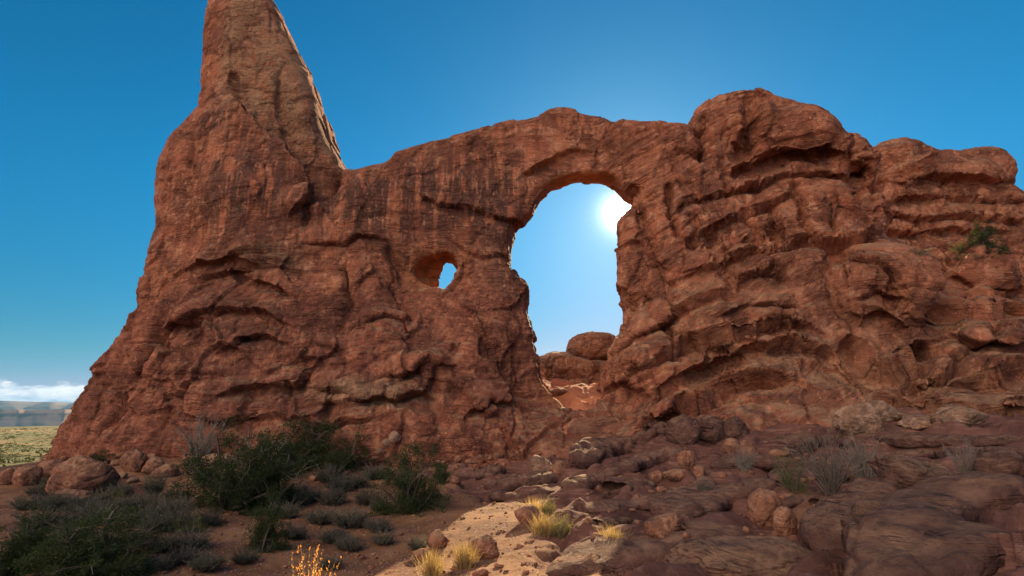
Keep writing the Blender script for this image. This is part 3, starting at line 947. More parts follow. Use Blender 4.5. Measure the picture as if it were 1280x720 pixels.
FEATS = [
    # right buttress: domes, tiers, jointed blocks
    ([(874, 150), (878, 175), (882, 206)], None, 1.0, 0.55), ([(943, 118), (941, 132), (943, 160), (928, 195)], None, 1.5, 0.7),
    ([(908, 218), (930, 208), (956, 199), (993, 187), (1029, 184), (1052, 193)], 0.5, 1.3, 0.9),
    ([(836, 268), (860, 254), (883, 244), (926, 235), (981, 221), (1029, 217), (1062, 222)], 0.35, 0.7, 0.5),
    ([(945, 212), (950, 228)], None, 0.5, 0.2), ([(985, 198), (992, 219)], None, 0.5, 0.2), ([(905, 225), (912, 240)], None, 0.5, 0.2), ([(1018, 190), (1024, 216)], None, 0.5, 0.2), ([(868, 240), (880, 262)], None, 0.4, 0.2),
    ([(850, 304), (882, 288), (914, 275), (962, 254), (999, 232)], 0.3, 0.6, 0.5),
    ([(994, 224), (999, 251), (1008, 281), (1019, 304)], None, 0.95, 0.3), ([(932, 268), (940, 290), (948, 312)], None, 0.6, 0.22), ([(888, 286), (896, 310), (900, 330)], None, 0.5, 0.22),
    ([(1019, 303), (1045, 300), (1068, 296), (1096, 290)], 0.5, 1.1, 0.7), ([(858, 345), (885, 334), (914, 323), (968, 308), (1018, 300)], 0.4, 0.9, 0.6),
    ([(1046, 303), (1036, 336), (1045, 378), (1060, 405)], None, 0.8, 0.5), ([(1057, 420), (1072, 440), (1090, 457), (1120, 465), (1147, 452), (1160, 425)], 0.5, 1.5, 1.3),
    ([(1147, 306), (1174, 336), (1181, 372), (1160, 420)], None, 0.9, 0.55), ([(762, 484), (790, 466), (816, 451), (871, 427), (926, 409), (975, 403), (1020, 416)], 0.5, 1.0, 0.8),
    ([(838, 478), (866, 463), (895, 451), (944, 433), (999, 427), (1040, 440), (1062, 466)], 0.5, 1.1, 0.8), ([(768, 441), (795, 420), (822, 403), (883, 372), (938, 342), (1005, 324)], 0.35, 0.6, 0.6),
    ([(790, 545), (812, 528), (840, 511), (880, 489), (915, 471), (950, 467), (990, 474)], 0.5, 1.2, 0.8),
    ([(1118, 482), (1155, 467), (1187, 449), (1202, 434)], 0.4, 0.9, 0.6), ([(1100, 488), (1151, 498), (1200, 502), (1244, 508), (1290, 512)], 0.3, 1.0, 0.8),
    ([(1178, 372), (1215, 388), (1250, 386), (1290, 394)], 0.5, 1.0, 0.7), ([(1188, 414), (1230, 426), (1290, 420)], 0.5, 1.0, 0.7), ([(1185, 346), (1230, 358), (1290, 360)], 0.3, 0.6, 0.5), ([(1170, 455), (1215, 462), (1290, 455)], 0.4, 0.9, 0.7),
    ([(1062, 330), (1090, 322), (1120, 335), (1130, 360)], 0.2, 0.5, 0.5), ([(1068, 372), (1098, 366), (1128, 378)], 0.2, 0.5, 0.5), ([(1075, 405), (1105, 398), (1135, 410)], 0.25, 0.6, 0.5),
    ([(900, 395), (930, 385), (965, 380), (1000, 388)], 0.25, 0.5, 0.5), ([(795, 300), (815, 330), (840, 360)], None, 0.6, 0.35), ([(800, 350), (812, 385), (818, 410)], None, 0.5, 0.3), ([(830, 225), (836, 262), (850, 300)], None, 0.5, 0.3),
    ([(1072, 190), (1081, 212), (1086, 240), (1092, 262)], None, 1.6, 0.7), ([(962, 254), (966, 280), (974, 305)], None, 0.7, 0.3), ([(1036, 232), (1042, 262), (1040, 294)], None, 0.6, 0.3),
    ([(862, 262), (868, 285), (866, 305)], None, 0.6, 0.3), ([(905, 330), (912, 352), (908, 372)], None, 0.6, 0.3), ([(960, 314), (966, 336), (972, 356)], None, 0.6, 0.3), ([(832, 404), (842, 424), (846, 444)], None, 0.6, 0.3),
    ([(790, 250), (800, 275), (812, 300), (818, 330)], None, 0.7, 0.35), ([(1110, 330), (1118, 360), (1112, 395)], None, 0.5, 0.3), ([(1205, 362), (1210, 385)], None, 0.6, 0.3), ([(1240, 392), (1246, 420)], None, 0.6, 0.3),
    # spire and its pedestal
    ([(282, 126), (309, 133), (322, 160), (349, 178), (371, 204), (389, 231), (398, 250)], -1.7, -0.7, 1.5), ([(349, 93), (344, 120), (353, 147), (351, 178)], None, 0.55, 0.35), ([(286, 88), (292, 104), (290, 126)], None, 0.6, 0.4),
    ([(428, 206), (402, 242), (380, 280)], None, 0.9, 0.5), ([(366, 262), (384, 253), (402, 250)], 0.4, 0.5, 0.5), ([(246, 160), (238, 190), (236, 220), (230, 262)], None, 0.4, 0.5),
    # cliff
    ([(518, 242), (547, 260), (578, 258), (609, 267), (631, 273), (664, 270)], 0.45, 0.8, 0.7), ([(378, 305), (402, 302), (429, 307), (447, 296), (482, 296)], 0.3, 0.5, 0.5), ([(651, 222), (676, 203), (711, 192), (742, 190)], 0.5, 0.45, 0.7),
    ([(246, 334), (292, 319), (338, 312)], 0.7, 0.5, 0.7), ([(240, 350), (292, 340), (341, 354), (367, 371)], 0.4, 0.9, 0.6), ([(213, 406), (262, 385), (316, 388), (355, 403)], 0.55, 0.9, 0.7), ([(268, 442), (304, 424), (341, 421), (360, 431)], 0.5, 0.7, 0.6),
    ([(393, 480), (420, 487), (468, 496), (538, 495)], 0.4, 1.0, 0.7), ([(478, 474), (511, 462), (541, 450), (568, 456)], 0.5, 0.8, 0.6), ([(278, 492), (328, 486), (377, 480), (396, 456)], 0.45, 0.9, 0.6), ([(452, 404), (480, 396), (505, 402), (520, 416)], 0.3, 0.5, 0.5),
    ([(310, 490), (304, 525)], None, 0.5, 0.25), ([(353, 482), (360, 530)], None, 0.5, 0.25), ([(410, 500), (405, 535)], None, 0.5, 0.25), ([(207, 388), (182, 442), (152, 503), (122, 552)], None, 0.7, 0.6), ([(164, 369), (140, 430), (109, 491)], None, 0.5, 0.5),
    ([(250, 400), (232, 450), (214, 500), (200, 545)], None, 0.6, 0.6), ([(578, 430), (547, 461), (537, 503), (560, 552)], None, 0.5, 0.5), ([(430, 330), (437, 375), (420, 420)], None, 0.5, 0.5), ([(600, 400), (622, 440), (640, 490), (660, 520)], None, 0.5, 0.5),
    ([(560, 300), (590, 318), (632, 325)], 0.25, 0.45, 0.5), ([(488, 300), (500, 345), (498, 385), (520, 410)], None, 0.45, 0.5), ([(585, 520), (610, 500), (640, 505)], 0.3, 0.5, 0.5), ([(240, 520), (290, 530), (350, 520), (400, 530), (470, 525)], 0.35, 0.7, 0.6)]


def build_arch():
    V, Q = sdf_mesh(arch_sdf, _lo, _hi, _hx, 1, 3)
    # drop what lies deep under the ground or out of sight below
    N = vnormals(V, Q)
    X, Y, Z = V.T
    zl = at(300, 335, 47)[2]
    mass = sstep(Z + 0.8 * noise(V, 6, 90), zl - 1.5, zl + 1.0) * (1 - sstep(X, 8.5, 12.5))
    mass = np.maximum(mass, 0.95 * gb(V, 960, 155, 48, 10, 5.5))
    mass = np.maximum(mass, 0.6 * gb(V, 1090, 360, 42, 5, 5))
    mass = np.maximum(mass, 0.42)
    mass = np.maximum(mass, 0.62 * gb(V, 960, 270, 46, 12, 9))
    block = 0.25 * (1 - mass) + 0.75 * gb(V, 900, 270, 46, 9, 6.5) + 0.5 * gb(V, 390, 470, 44, 5, 4) + 0.5 * gb(V, 780, 370, 48, 2.5, 9)
    block = np.clip(block, 0, 1)
    dip = -0.42 * np.clip(X - 9, 0, 16) * sstep(X, 6, 12)
    V1 = carve(V, N, FEATS)
    V1 = smooth_mesh(V1, Q, 1, 0.45)
    N1 = vnormals(smooth_mesh(V1, Q, 14, 0.5), Q)
    V2, s = rock_relief(V1, N1, mass, block, dip, 1.0, 100)
    N2 = vnormals(V2, Q)
    up = np.clip(N2[:, 2], 0, 1)
    varn = 0.20 + 0.95 * (gb(V, 470, 250, 47, 7, 4.5) + gb(V, 590, 230, 47, 6, 5) + 0.9 * gb(V, 300, 230, 46, 6, 7) + 0.8 * gb(V, 640, 330, 47, 3, 5)
                         + 0.9 * gb(V, 265, 145, 48, 2.5, 2) + 0.55 * gb(V, 330, 430, 45, 9, 6) + 0.5 * gb(V, 900, 250, 46, 5, 8) + 0.5 * gb(V, 1180, 440, 38, 6, 4))
    varn = np.clip(varn, 0, 1)
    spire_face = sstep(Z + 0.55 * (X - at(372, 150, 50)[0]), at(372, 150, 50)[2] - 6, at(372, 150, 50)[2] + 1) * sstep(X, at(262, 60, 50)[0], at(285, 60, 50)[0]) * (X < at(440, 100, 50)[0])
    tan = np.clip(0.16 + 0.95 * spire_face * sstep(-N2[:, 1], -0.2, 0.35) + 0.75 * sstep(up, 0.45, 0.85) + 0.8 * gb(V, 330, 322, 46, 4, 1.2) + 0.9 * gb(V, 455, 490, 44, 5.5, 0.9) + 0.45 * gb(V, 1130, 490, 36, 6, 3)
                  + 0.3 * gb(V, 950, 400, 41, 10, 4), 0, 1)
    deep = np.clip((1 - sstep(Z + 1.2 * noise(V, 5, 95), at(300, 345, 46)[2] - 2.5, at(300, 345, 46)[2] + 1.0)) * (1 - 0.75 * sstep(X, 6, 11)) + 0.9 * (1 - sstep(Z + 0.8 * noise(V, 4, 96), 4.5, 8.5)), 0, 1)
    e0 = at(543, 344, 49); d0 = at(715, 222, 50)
    bounce_glow = np.exp(-((X - e0[0]) / 2.6) ** 2 - ((Z - e0[2]) / 2.2) ** 2) * sstep(Y, 47.6, 48.8)  # bounced light painted orange inside the small hole
    bounce_glow = np.maximum(bounce_glow, sstep(-N2[:, 2], 0.25, 0.6) * np.exp(-((X - d0[0]) / 6) ** 2 - ((Z - d0[2]) / 3) ** 2) * 0.8)  # bounce glow painted on the underside of the span
    bounce_glow = np.maximum(bounce_glow, 0.8 * sstep(N2[:, 2], 0.1, 0.5) * np.exp(-((X - at(695, 490, 49)[0]) / 2.4) ** 2 - ((Z - at(695, 490, 49)[2]) / 3.0) ** 2) * sstep(Y, 46, 48))  # sunlit glow painted on the flank by the saddle
    root = empty('rock_arch', (0, 49, 3))
    tag(root, 'huge red sandstone arch with a tall spire, big window and small round hole', 'rock arch')
    C = V[Q].mean(1) + 0.6 * np.stack([noise(V[Q].mean(1), 2, 201), 0 * Q[:, 0], noise(V[Q].mean(1), 2, 202)], 1)
    cx, cz = C[:, 0], C[:, 2]
    A = at([425, 640, 790, 868, 300], [205, 262, 262, 205, 300], 48.5)
    part = np.zeros(len(Q), int)                                    # 0 cliff with the small hole
    part[(cx < A[0, 0] + 0.4) & (cz > A[4, 2])] = 1                 # spire
    part[(cx > A[1, 0]) & (cx <= A[2, 0]) & (cz > A[1, 2])] = 2     # span
    part[(cx > A[2, 0])] = 3
    part[(cx > 5) & (part == 0) & (cx > 7.5)] = 3                   # buttress
    part[(cx > A[3, 0]) & (cz > A[3, 2] - 1) & (cz > 22)] = 4       # domes
    names = ['cliff_wall', 'spire', 'arch_span', 'buttress', 'dome_cap']
    labs = [None, 'tall tapering spire with a pale tan face', None, 'layered and jointed right buttress', 'smooth rounded summit domes']
    for k in range(5):
        q = Q[part == k]
        u, inv = np.unique(q, return_inverse=True)
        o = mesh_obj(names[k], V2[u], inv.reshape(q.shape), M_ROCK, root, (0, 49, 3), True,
                     {'layer': s[u], 'varnish': varn[u], 'tan': tan[u], 'deep': deep[u], 'bounce_glow': bounce_glow[u]}, N2[u])
        if labs[k]:
            o['label'] = labs[k]
    return root


build_arch()


# ---- the butte behind on the right, the domes seen through the window
def simple_rock(name, label, cat, outline, Y, front, back, h, mat, massive=0.4, block=0.3, dipk=0.0, seed=300, rnd=3.0, blobs=(), zlo=-6, kind_mass=None, levels=1, lines=()):
    P = at([p[0] for p in outline], [p[1] for p in outline], Y)[:, [0, 2]]
    P[P[:, 1] < 1, 1] = zlo
    lo = np.array([P[:, 0].min() - 2, front - 8, zlo - 1]); hi = np.array([P[:, 0].max() + 2, back + 3, P[:, 1].max() + 3])
    xs = np.arange(lo[0], hi[0], h); zs = np.arange(lo[2], hi[2], h)
    X, Z = np.meshgrid(xs, zs, indexing='ij')
    d2 = poly_sdf(P, X, Z)
    bc = [(at(b[0], b[1], b[2]), b[3], b[4], b[5]) for b in blobs]
    slope = 5.0 * sstep(Z, P[:, 1].max() * 0.55, 0)

    def fn(X, Z, y):
        d = smax(d2, np.maximum(front - slope - y, y - back), rnd)
        for (c, rx, rz, ry) in bc:
            e = np.sqrt(((X - c[0]) / rx) ** 2 + ((y - c[1]) / ry) ** 2 + ((Z - c[2]) / rz) ** 2)
            d = smin(d, (e - 1) * min(rx, ry, rz), 0.6)
        return d
    V, Q = sdf_mesh(fn, lo, hi, h, levels, 3)
    N = vnormals(V, Q)
    m = np.full(len(V), massive)
    if kind_mass is not None:
        zt = at(1180, kind_mass, Y)[2]
        m = massive + (0.9 - massive) * sstep(V[:, 2] + noise(V, 5, 77), zt - 1, zt + 1)
    if lines:
        V = smooth_mesh(carve(V, N, lines, front + 0.8), Q, 2, 0.5)
        N = vnormals(smooth_mesh(V, Q, 8, 0.5), Q)
    V2, s = rock_relief(V, N, m, np.full(len(V), block), dipk * V[:, 0], 1.0, seed, 0.45)
    N2 = vnormals(V2, Q)
    b = (0.5 * (lo[0] + hi[0]), 0.5 * (lo[1] + hi[1]), 3.0)
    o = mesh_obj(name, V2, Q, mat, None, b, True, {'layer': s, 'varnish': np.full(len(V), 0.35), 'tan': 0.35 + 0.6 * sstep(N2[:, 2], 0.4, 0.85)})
    return tag(o, label, cat)


simple_rock('rock_butte', 'broad layered red butte with rounded tops behind the right end of the arch', 'butte',
            [(1040, 330), (1050, 230), (1072, 200), (1080, 191), (1093, 181), (1110, 174), (1126, 172), (1140, 175), (1150, 178), (1166, 186), (1192, 186), (1216, 183), (1239, 184), (1253, 191), (1265, 205), (1270, 217), (1262, 230),
             (1272, 243), (1290, 255), (1330, 275), (1400, 300), (1450, 350), (1460, 600), (1040, 600)], 69.8, 68, 84, 0.36, M_ROCK, 0.1, 0.35, 0.0, 300, 2.6,
            [(1118, 212, 71, 4.6, 3.9, 5), (1195, 228, 70.5, 6.0, 3.6, 4)], kind_mass=228, lines=[
                ([(1079, 238), (1102, 222), (1131, 203), (1170, 190)], -0.8, -0.6, 1.2), ([(1128, 224), (1159, 216), (1201, 225), (1235, 224), (1266, 228)], 0.8, 1.3, 1.2), ([(1108, 254), (1178, 246), (1230, 250), (1280, 253)], 0.5, 1.0, 0.9),
                ([(1100, 270), (1140, 275), (1201, 270), (1280, 276)], 0.6, 1.1, 0.9), ([(1092, 284), (1131, 294), (1178, 289), (1262, 292)], 0.5, 1.0, 0.9), ([(1150, 276), (1156, 292)], None, 0.8, 0.4), ([(1180, 228), (1178, 246)], None, 0.8, 0.4), ([(1096, 225), (1092, 250), (1096, 280)], None, 1.2, 0.7)])
simple_rock('sandstone_dome', 'low layered red dome seen through the lower part of the arch window', 'dome',
            [(600, 470), (640, 462), (676, 446), (690, 442), (709, 440), (716, 443), (730, 448), (760, 447), (800, 450), (850, 470), (900, 520), (900, 640), (600, 640)], 89.5, 88, 104, 0.4, M_DOME, 0.05, 0.3, 0.0, 340, 2.2, levels=1)
simple_rock('balanced_dome', 'round red knob resting on the low dome behind the arch window', 'dome',
            [(711, 434), (714, 424), (722, 417), (738, 413.5), (755, 414), (768, 419), (777, 429), (781, 438), (779, 446), (768, 452), (730, 452), (714, 446)], 93, 91, 100, 0.3, M_DOME, 0.75, 0.0, 0.0, 370, 2.2, zlo=-99, levels=1)
# ------------------------------------------------------------------ far country: mesas and air
def mesa(name, r0, az0, az1, top, base, depth, mat, seed, wob):
    na = 1400
    az = np.radians(np.linspace(az0, az1, na))
    prof = np.array([(0, 0), (.25, .25), (.42, .45), (.45, .72), (.52, .76), (.55, .98), (.7, 1.0), (1.0, 1.0), (1.3, .9), (1.5, 0)])
    A = np.stack([np.sin(az) * r0, np.cos(az) * r0, 0 * az], 1)
    e = fbm(A, wob, seed, 4, 0.55); hh = 1 + 0.16 * fbm(A, wob * 2.5, seed + 9, 3)
    V = []
    for (d, h) in prof:
        rr = r0 + (d - 0.5) * depth + (e + 0.5 * fbm(A, wob * 0.5, seed + int(d * 90), 3)) * depth * 0.55 * (1 if d < 1 else 0)
        V.append(np.stack([np.sin(az) * rr, np.cos(az) * rr, base + (top - base) * h * (1 if h < .7 else hh) + 0 * az], 1))
    V = np.stack(V, 1).reshape(-1, 3)
    m = len(prof)
    i = np.arange(na - 1)[:, None] * m + np.arange(m - 1)[None]
    Q = np.stack([i, i + m, i + m + 1, i + 1], -1).reshape(-1, 4)
    return tag(mesh_obj(name, V, Q, mat, smooth=False), kind='structure')


mm, t = newmat('far_sandstone')
P_ = t.node('ShaderNodeNewGeometry').outputs['Position']
fc = t.mix(t.ramp(t.noise(t.scalev(P_, (0.0004, 0.0004, 0.02)), 1.0, 5, 0.6), 0.35, 0.65), (0.075, 0.05, 0.045), (0.17, 0.11, 0.085))
principled(t, fc, 0.95)
mesa('mesa', 17000, -62, -28, 290, -162, 3500, mm, 900, 2600)
mesa('mesa', 9500, -62, -30, 62, -162, 1800, mm, 920, 800)

hb = [(-24000, -24000, -166), (24000, 24000, 420)]
hv = np.array([[hb[i & 1][0], hb[(i >> 1) & 1][1], hb[(i >> 2) & 1][2]] for i in range(8)], float)
hf = np.array([[0, 2, 3, 1], [4, 5, 7, 6], [0, 1, 5, 4], [2, 6, 7, 3], [0, 4, 6, 2], [1, 3, 7, 5]])
hm, t = newmat('haze')
pv_ = t.node('ShaderNodeVolumePrincipled')
pv_.inputs['Color'].default_value = (0.28, 0.62, 1.0, 1)
pv_.inputs['Density'].default_value = 2.2e-5
pv_.inputs['Anisotropy'].default_value = 0.0
ho = t.node('ShaderNodeOutputMaterial')
t.put(ho.inputs['Volume'], pv_.outputs[0])
tag(mesh_obj('haze', hv, hf, hm, smooth=False), kind='stuff')

# ------------------------------------------------------------------ loose rock
bpy.context.view_layer.update()
_dg = bpy.context.evaluated_depsgraph_get()
_hz = bpy.data.objects['haze']


def hit(px, py):
    """first rock or ground met by the ray through photo pixel (px,py)"""
    d = ray(px, py)
    o = CAM + d * 2.0
    for _ in range(4):
        ok, loc, nor, idx, ob, mat = scene.ray_cast(_dg, tuple(o), tuple(d))
        if not ok:
            return on_ground(px, py), np.array([0, 0, 1.0])
        if ob.name.startswith('haze'):
            o = np.array(loc) + d * 0.01
            continue
        return np.array(loc), np.array(nor)
    return on_ground(px, py), np.array([0, 0, 1.0])


def cube_sphere(n):
    g = np.linspace(-1, 1, n + 1)
    g = np.tan(g * math.pi / 4)
    vs, qs, off = [], [], 0
    U, W = np.meshgrid(g, g, indexing='ij')
    i = (np.arange(n)[:, None] * (n + 1) + np.arange(n)[None])
    q = np.stack([i, i + n + 1, i + n + 2, i + 1], -1).reshape(-1, 4)
    for ax in range(3):
        for s in (-1, 1):
            p = np.zeros((n + 1, n + 1, 3))
            p[..., ax] = s; p[..., (ax + 1) % 3] = U; p[..., (ax + 2) % 3] = W
            vs.append(p.reshape(-1, 3)); qs.append((q if s > 0 else q[:, ::-1]) + off)
            off += (n + 1) ** 2
    V = np.concatenate(vs); Q = np.concatenate(qs)
    V /= np.linalg.norm(V, axis=1, keepdims=True)
    key = np.round(V * 1e5).astype(np.int64)
    _, first, inv = np.unique(key, axis=0, return_index=True, return_inverse=True)
    return V[first], inv.reshape(-1)[Q]


CS = {n: cube_sphere(n) for n in (7, 14, 28, 48)}


def rock_shape(n, seed, ang=0.5, rough=0.06):
    r = np.random.default_rng(seed)
    U, Q = CS[n]
    nn = r.normal(size=(11, 3)); nn /= np.linalg.norm(nn, axis=1, keepdims=True)
    hh = r.uniform(0.62, 0.98, 11)
    k = np.maximum(U @ nn.T, 1e-3)
    rad = np.minimum(1.15, 1 / ((np.maximum(k / hh, 0) ** 9).sum(1) + 1e-9) ** (1 / 9))
    rad = (1 - ang) * 0.92 + ang * rad
    V = U * rad[:, None]
    o = seed * 3.7
    rad = 1 + 0.16 * noise(V + o, 1.1, 401) + rough * fbm(V + o, 0.45, 403, 3, 0.55)
    if n < 48:
        rad -= 0.08 * (1 - sstep(np.abs(noise(V + o, 0.9, 407, (1, 1, 1.6))), 0, 0.05))
    else:
        w = worley((V + o) * np.array([1.6, 1.6, 2.6]) + 0.25 * noise(V + o, 0.3, 409)[:, None], 410)
        rad += 0.05 * w[:, 3] - 0.025 * (1 - sstep(w[:, 1] - w[:, 0], 0, 0.05)) + 0.02 * fbm(V + o, 0.15, 411, 3)
    return V * rad[:, None], Q


_bs = [0]


def boulder(label, px, py, wpx, hpx, mat=None, group=None, deep=0.8, ang=0.55, tilt=0.0, sink=0.22, name='boulder', Y=None):
    _bs[0] += 1
    p = hit(px, py)[0] if Y is None else at(px, py, Y)
    dist = (p - CAM) @ FWD
    wm, hm_ = wpx * dist / FPX, hpx * dist / FPX
    n = 48 if wpx > 90 else 28 if wpx > 28 else 14
    V, Q = rock_shape(n, _bs[0] * 5 + 1, ang, 0.07)
    ext = V.max(0) - V.min(0)
    sc = np.array([wm / ext[0], wm * deep / ext[1], hm_ * (1 + sink) / ext[2]])
    V = V * sc
    c, s = math.cos(tilt), math.sin(tilt)
    V = np.stack([V[:, 0] * c - V[:, 2] * s, V[:, 1], V[:, 0] * s + V[:, 2] * c], 1)
    V[:, 2] += -V[:, 2].min() - hm_ * sink
    V[:, 1] += wm * deep * 0.25
    base = np.array([p[0], p[1], p[2]])
    N = vnormals(V, Q)
    W = V + base
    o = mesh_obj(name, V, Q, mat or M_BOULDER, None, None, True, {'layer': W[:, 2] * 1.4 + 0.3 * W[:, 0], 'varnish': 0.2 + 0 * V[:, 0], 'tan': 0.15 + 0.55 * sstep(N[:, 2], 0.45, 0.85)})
    o.location = base
    return tag(o, label, 'boulder', group)


B = boulder
B('largest rounded boulder at the left foot of the arch', 88, 619, 78, 48)
B('flat slab lying in front of the largest left boulder', 80, 633, 48, 19, deep=1.0)
B('dark boulder at the far left edge beside the plain', 27, 607, 32, 24)
B('half hidden boulder cut by the left edge of the photo', 4, 606, 26, 20)
B('boulder between the largest left boulder and the cliff foot', 56, 596, 34, 20)
B('upright tan boulder leaning on the cliff foot right of the largest boulder', 161, 590, 32, 30, ang=0.8)
B('reddish boulder just right of the upright tan one', 186, 592, 28, 20)
B('low wide boulder before the pale twig bush', 202, 597, 32, 16)
B('small white stone below the upright tan boulder', 150, 599, 13, 9, M_PALE)
B('small flat pale stone beside the white stone', 163, 604, 15, 7, M_PALE)
B('long pale slab behind the juniper thicket', 272, 584, 52, 16, M_PALE, deep=0.6)
B('upper pale stone of the little pile on the dark bank', 493, 552, 16, 13, M_PALE)
B('lower left pale stone of the little pile on the dark bank', 484, 559, 17, 11, M_PALE)
B('tiny pale stone below the little pile on the dark bank', 475, 566, 12, 7, M_PALE)
B('smallest red stone below the pile on the dark bank', 487, 568, 10, 6)
B('grey lichen covered rock in the gully below the window', 676, 592, 34, 22, M_PALE, ang=0.8)
B('upright pink rock touching the grey lichen covered rock', 699, 595, 18, 18, ang=0.75)
B('small rock under the upright pink rock', 690, 598, 12, 8)
B('red rock in the shade left of the sunlit patch', 546, 686, 27, 21, ang=0.35)
B('biggest round orange rock in the sunlit patch', 604, 699, 42, 27, ang=0.35)
B('low red rock left of the dry grass at the bottom', 526, 700, 22, 12)
B('red rock under the upper grass tuft of the sunlit patch', 659, 654, 34, 20)
B('small pale rock cut by the bottom edge of the photo', 601, 724, 22, 12)
B('round brown rock right of the yellow bush', 749, 690, 24, 21, ang=0.35)
B('flat rock behind the dry tuft right of the yellow bush', 775, 693, 40, 13, deep=1.0)
B('broad angular red rock on the middle slickrock', 837, 672, 52, 28, ang=0.8)
B('leftmost swollen lobe under the right buttress', 858, 553, 44, 34, M_SLICK, ang=0.25)
B('middle swollen lobe under the right buttress', 893, 553, 48, 34, M_SLICK, ang=0.25)
B('right swollen lobe under the right buttress', 922, 549, 40, 28, M_SLICK, ang=0.25)
B('squat block below the right swollen lobe', 919, 566, 28, 18)
B('rounded block standing right of the squat block', 938, 574, 24, 23)
B('roundish rock below the leftmost swollen lobe', 863, 586, 26, 22)
B('long low rock on the slickrock below the lobes', 848, 601, 34, 14)
B('small egg shaped rock right of the long low rock', 876, 598, 16, 16, ang=0.2)
B('small angular rock left of the long low rock', 822, 605, 19, 16, ang=0.8)
B('thin flat stone right of the rounded blocks', 977, 572, 26, 10)
B('tall dark red boulder in the dark hollow', 961, 660, 42, 46)
B('rounder boulder next to the tall dark red one', 987, 668, 30, 32, ang=0.4)
B('small red cobble at the foot of the two hollow boulders', 995, 679, 15, 9)
B('tiny white cobble right of the two hollow boulders', 1005, 667, 12, 8, M_PALE)
B('tiny red cobble before the tall dark red boulder', 972, 671, 12, 7)
B('pale cream boulder under the cave of the right buttress', 1083, 541, 56, 38, M_PALE, ang=0.95, sink=0.4)
B('pale folded rock behind the cream boulder', 1112, 524, 52, 24, M_PALE, ang=0.95, sink=0.4)
B('pale low rock at the far right cliff foot', 1214, 531, 62, 26, M_PALE, ang=0.95, sink=0.4)
B('flat pale rock between the cream boulder and the far right rock', 1160, 534, 56, 16, M_PALE, ang=0.95, sink=0.4)
B('broad light topped slab behind the three big slabs', 1164, 618, 104, 46, M_SLICK, deep=1.0, ang=0.7)
B('boulder at the right edge behind the light topped slab', 1266, 605, 58, 40, M_SLICK, ang=0.4)
B('low whaleback of slickrock at the bottom right of centre', 960, 728, 230, 40, M_SLICK, deep=0.8, ang=0.2, sink=0.5)


def ledge(label, pts, hpx, deep=2.2, sink=0.35):
    _bs[0] += 1
    P = np.array([hit(x, y)[0] for (x, y) in pts])
    seg = np.concatenate([[0], np.cumsum(np.linalg.norm(np.diff(P, axis=0), axis=1))])
    n = max(40, int(seg[-1] / 0.12)); m = 36
    u = np.linspace(0, seg[-1], n)
    C = np.stack([np.interp(u, seg, P[:, k]) for k in range(3)], 1)
    for _ in range(12):
        C[1:-1] = 0.5 * C[1:-1] + 0.25 * (C[2:] + C[:-2])
    dist = ((C - CAM) @ FWD)
    hh = hpx * dist / FPX
    e = np.minimum(u, seg[-1] - u) / (0.9 * hh.mean() * deep)
    cap = np.sqrt(np.clip(1 - (1 - np.clip(e, 0, 1)) ** 2, 0.0004, 1))
    T = np.gradient(C, axis=0); T[:, 2] = 0; T /= np.linalg.norm(T, axis=1, keepdims=True)
    S = np.stack([-T[:, 1], T[:, 0], 0 * u], 1)                 # away from the viewer
    a = np.arange(m) * 2 * math.pi / m
    ca = np.sign(np.cos(a)) * np.abs(np.cos(a)) ** 0.7; sa = np.sign(np.sin(a)) * np.abs(np.sin(a)) ** 0.75
    lob = 1 + 0.30 * noise(C, 2.4, 950 + _bs[0]) + 0.15 * noise(C, 0.9, 960)
    r = (hh * cap * lob)[:, None, None]
    V = (C + S * (hh * deep * 0.45)[:, None])[:, None] + r * (0.55 * deep * ca[None, :, None] * S[:, None] + np.stack([0 * a, 0 * a, 0.62 * sa], 1)[None])
    V[..., 2] += (hh * (0.5 - sink))[:, None]
    V = V.reshape(-1, 3)
    i = np.arange(n - 1)[:, None] * m; k = np.arange(m)[None]; k2 = (k + 1) % m
    Q = np.stack([i + k, i + k2, i + m + k2, i + m + k], -1).reshape(-1, 4)
    N = vnormals(V, Q)
    if (N[:, 2] * (V[:, 2] - np.repeat(C[:, 2], m))).mean() < 0:
        Q = Q[:, ::-1]; N = -N
    w = worley(np.stack([V[:, 0] / 1.4, V[:, 1] / 1.1, V[:, 2] / 0.6], 1), 970)
    h0 = hh.mean()
    d = h0 * (0.28 * (billow(V, 1.8, 980, 2) - .35) + 0.16 * w[:, 3] - 0.10 * (1 - sstep(w[:, 1] - w[:, 0], 0, .08)) + 0.10 * fbm(V, 0.5, 985, 3))
    V = V + N * (d * np.repeat(cap, m))[:, None]
    N = vnormals(V, Q)
    o = mesh_obj('rock_ledge', V, Q, M_SLICK, None, P[0], True, {'layer': V[:, 2] * 0.8, 'varnish': 0.2 + 0 * d, 'tan': 0.1 + 0.35 * sstep(N[:, 2], .5, .9)})
    return tag(o, label, 'ledge')


ledge('long thick slickrock rib rising right under the buttress', [(752, 582), (773, 568), (817, 549), (850, 541)], 24)
ledge('thinner slickrock rib just below the long thick one', [(716, 615), (738, 608), (790, 589), (823, 576), (862, 568)], 13)
ledge('low slickrock ledge left of the small grey green bush', [(796, 640), (840, 628), (877, 617), (905, 606)], 15, 3.5)
ledge('broad slickrock ledge behind the two hollow boulders', [(868, 652), (903, 634), (940, 620), (985, 610)], 20, 3.5)
ledge('wide slickrock hump along the bottom edge right of the sunlit patch', [(690, 728), (757, 710), (823, 699), (890, 684), (950, 672)], 26, 3.6, 0.55)
ledge('short slickrock ledge under the rounded blocks', [(900, 588), (940, 582), (990, 584)], 14, 3.0)
ledge('pale slickrock tongue at the cliff foot left of the gully', [(556, 596), (580, 602), (606, 598), (640, 592)], 15, 3.0)
ledge('middle slickrock tongue in the gully', [(595, 609), (624, 612), (658, 606), (704, 600)], 13, 3.0)
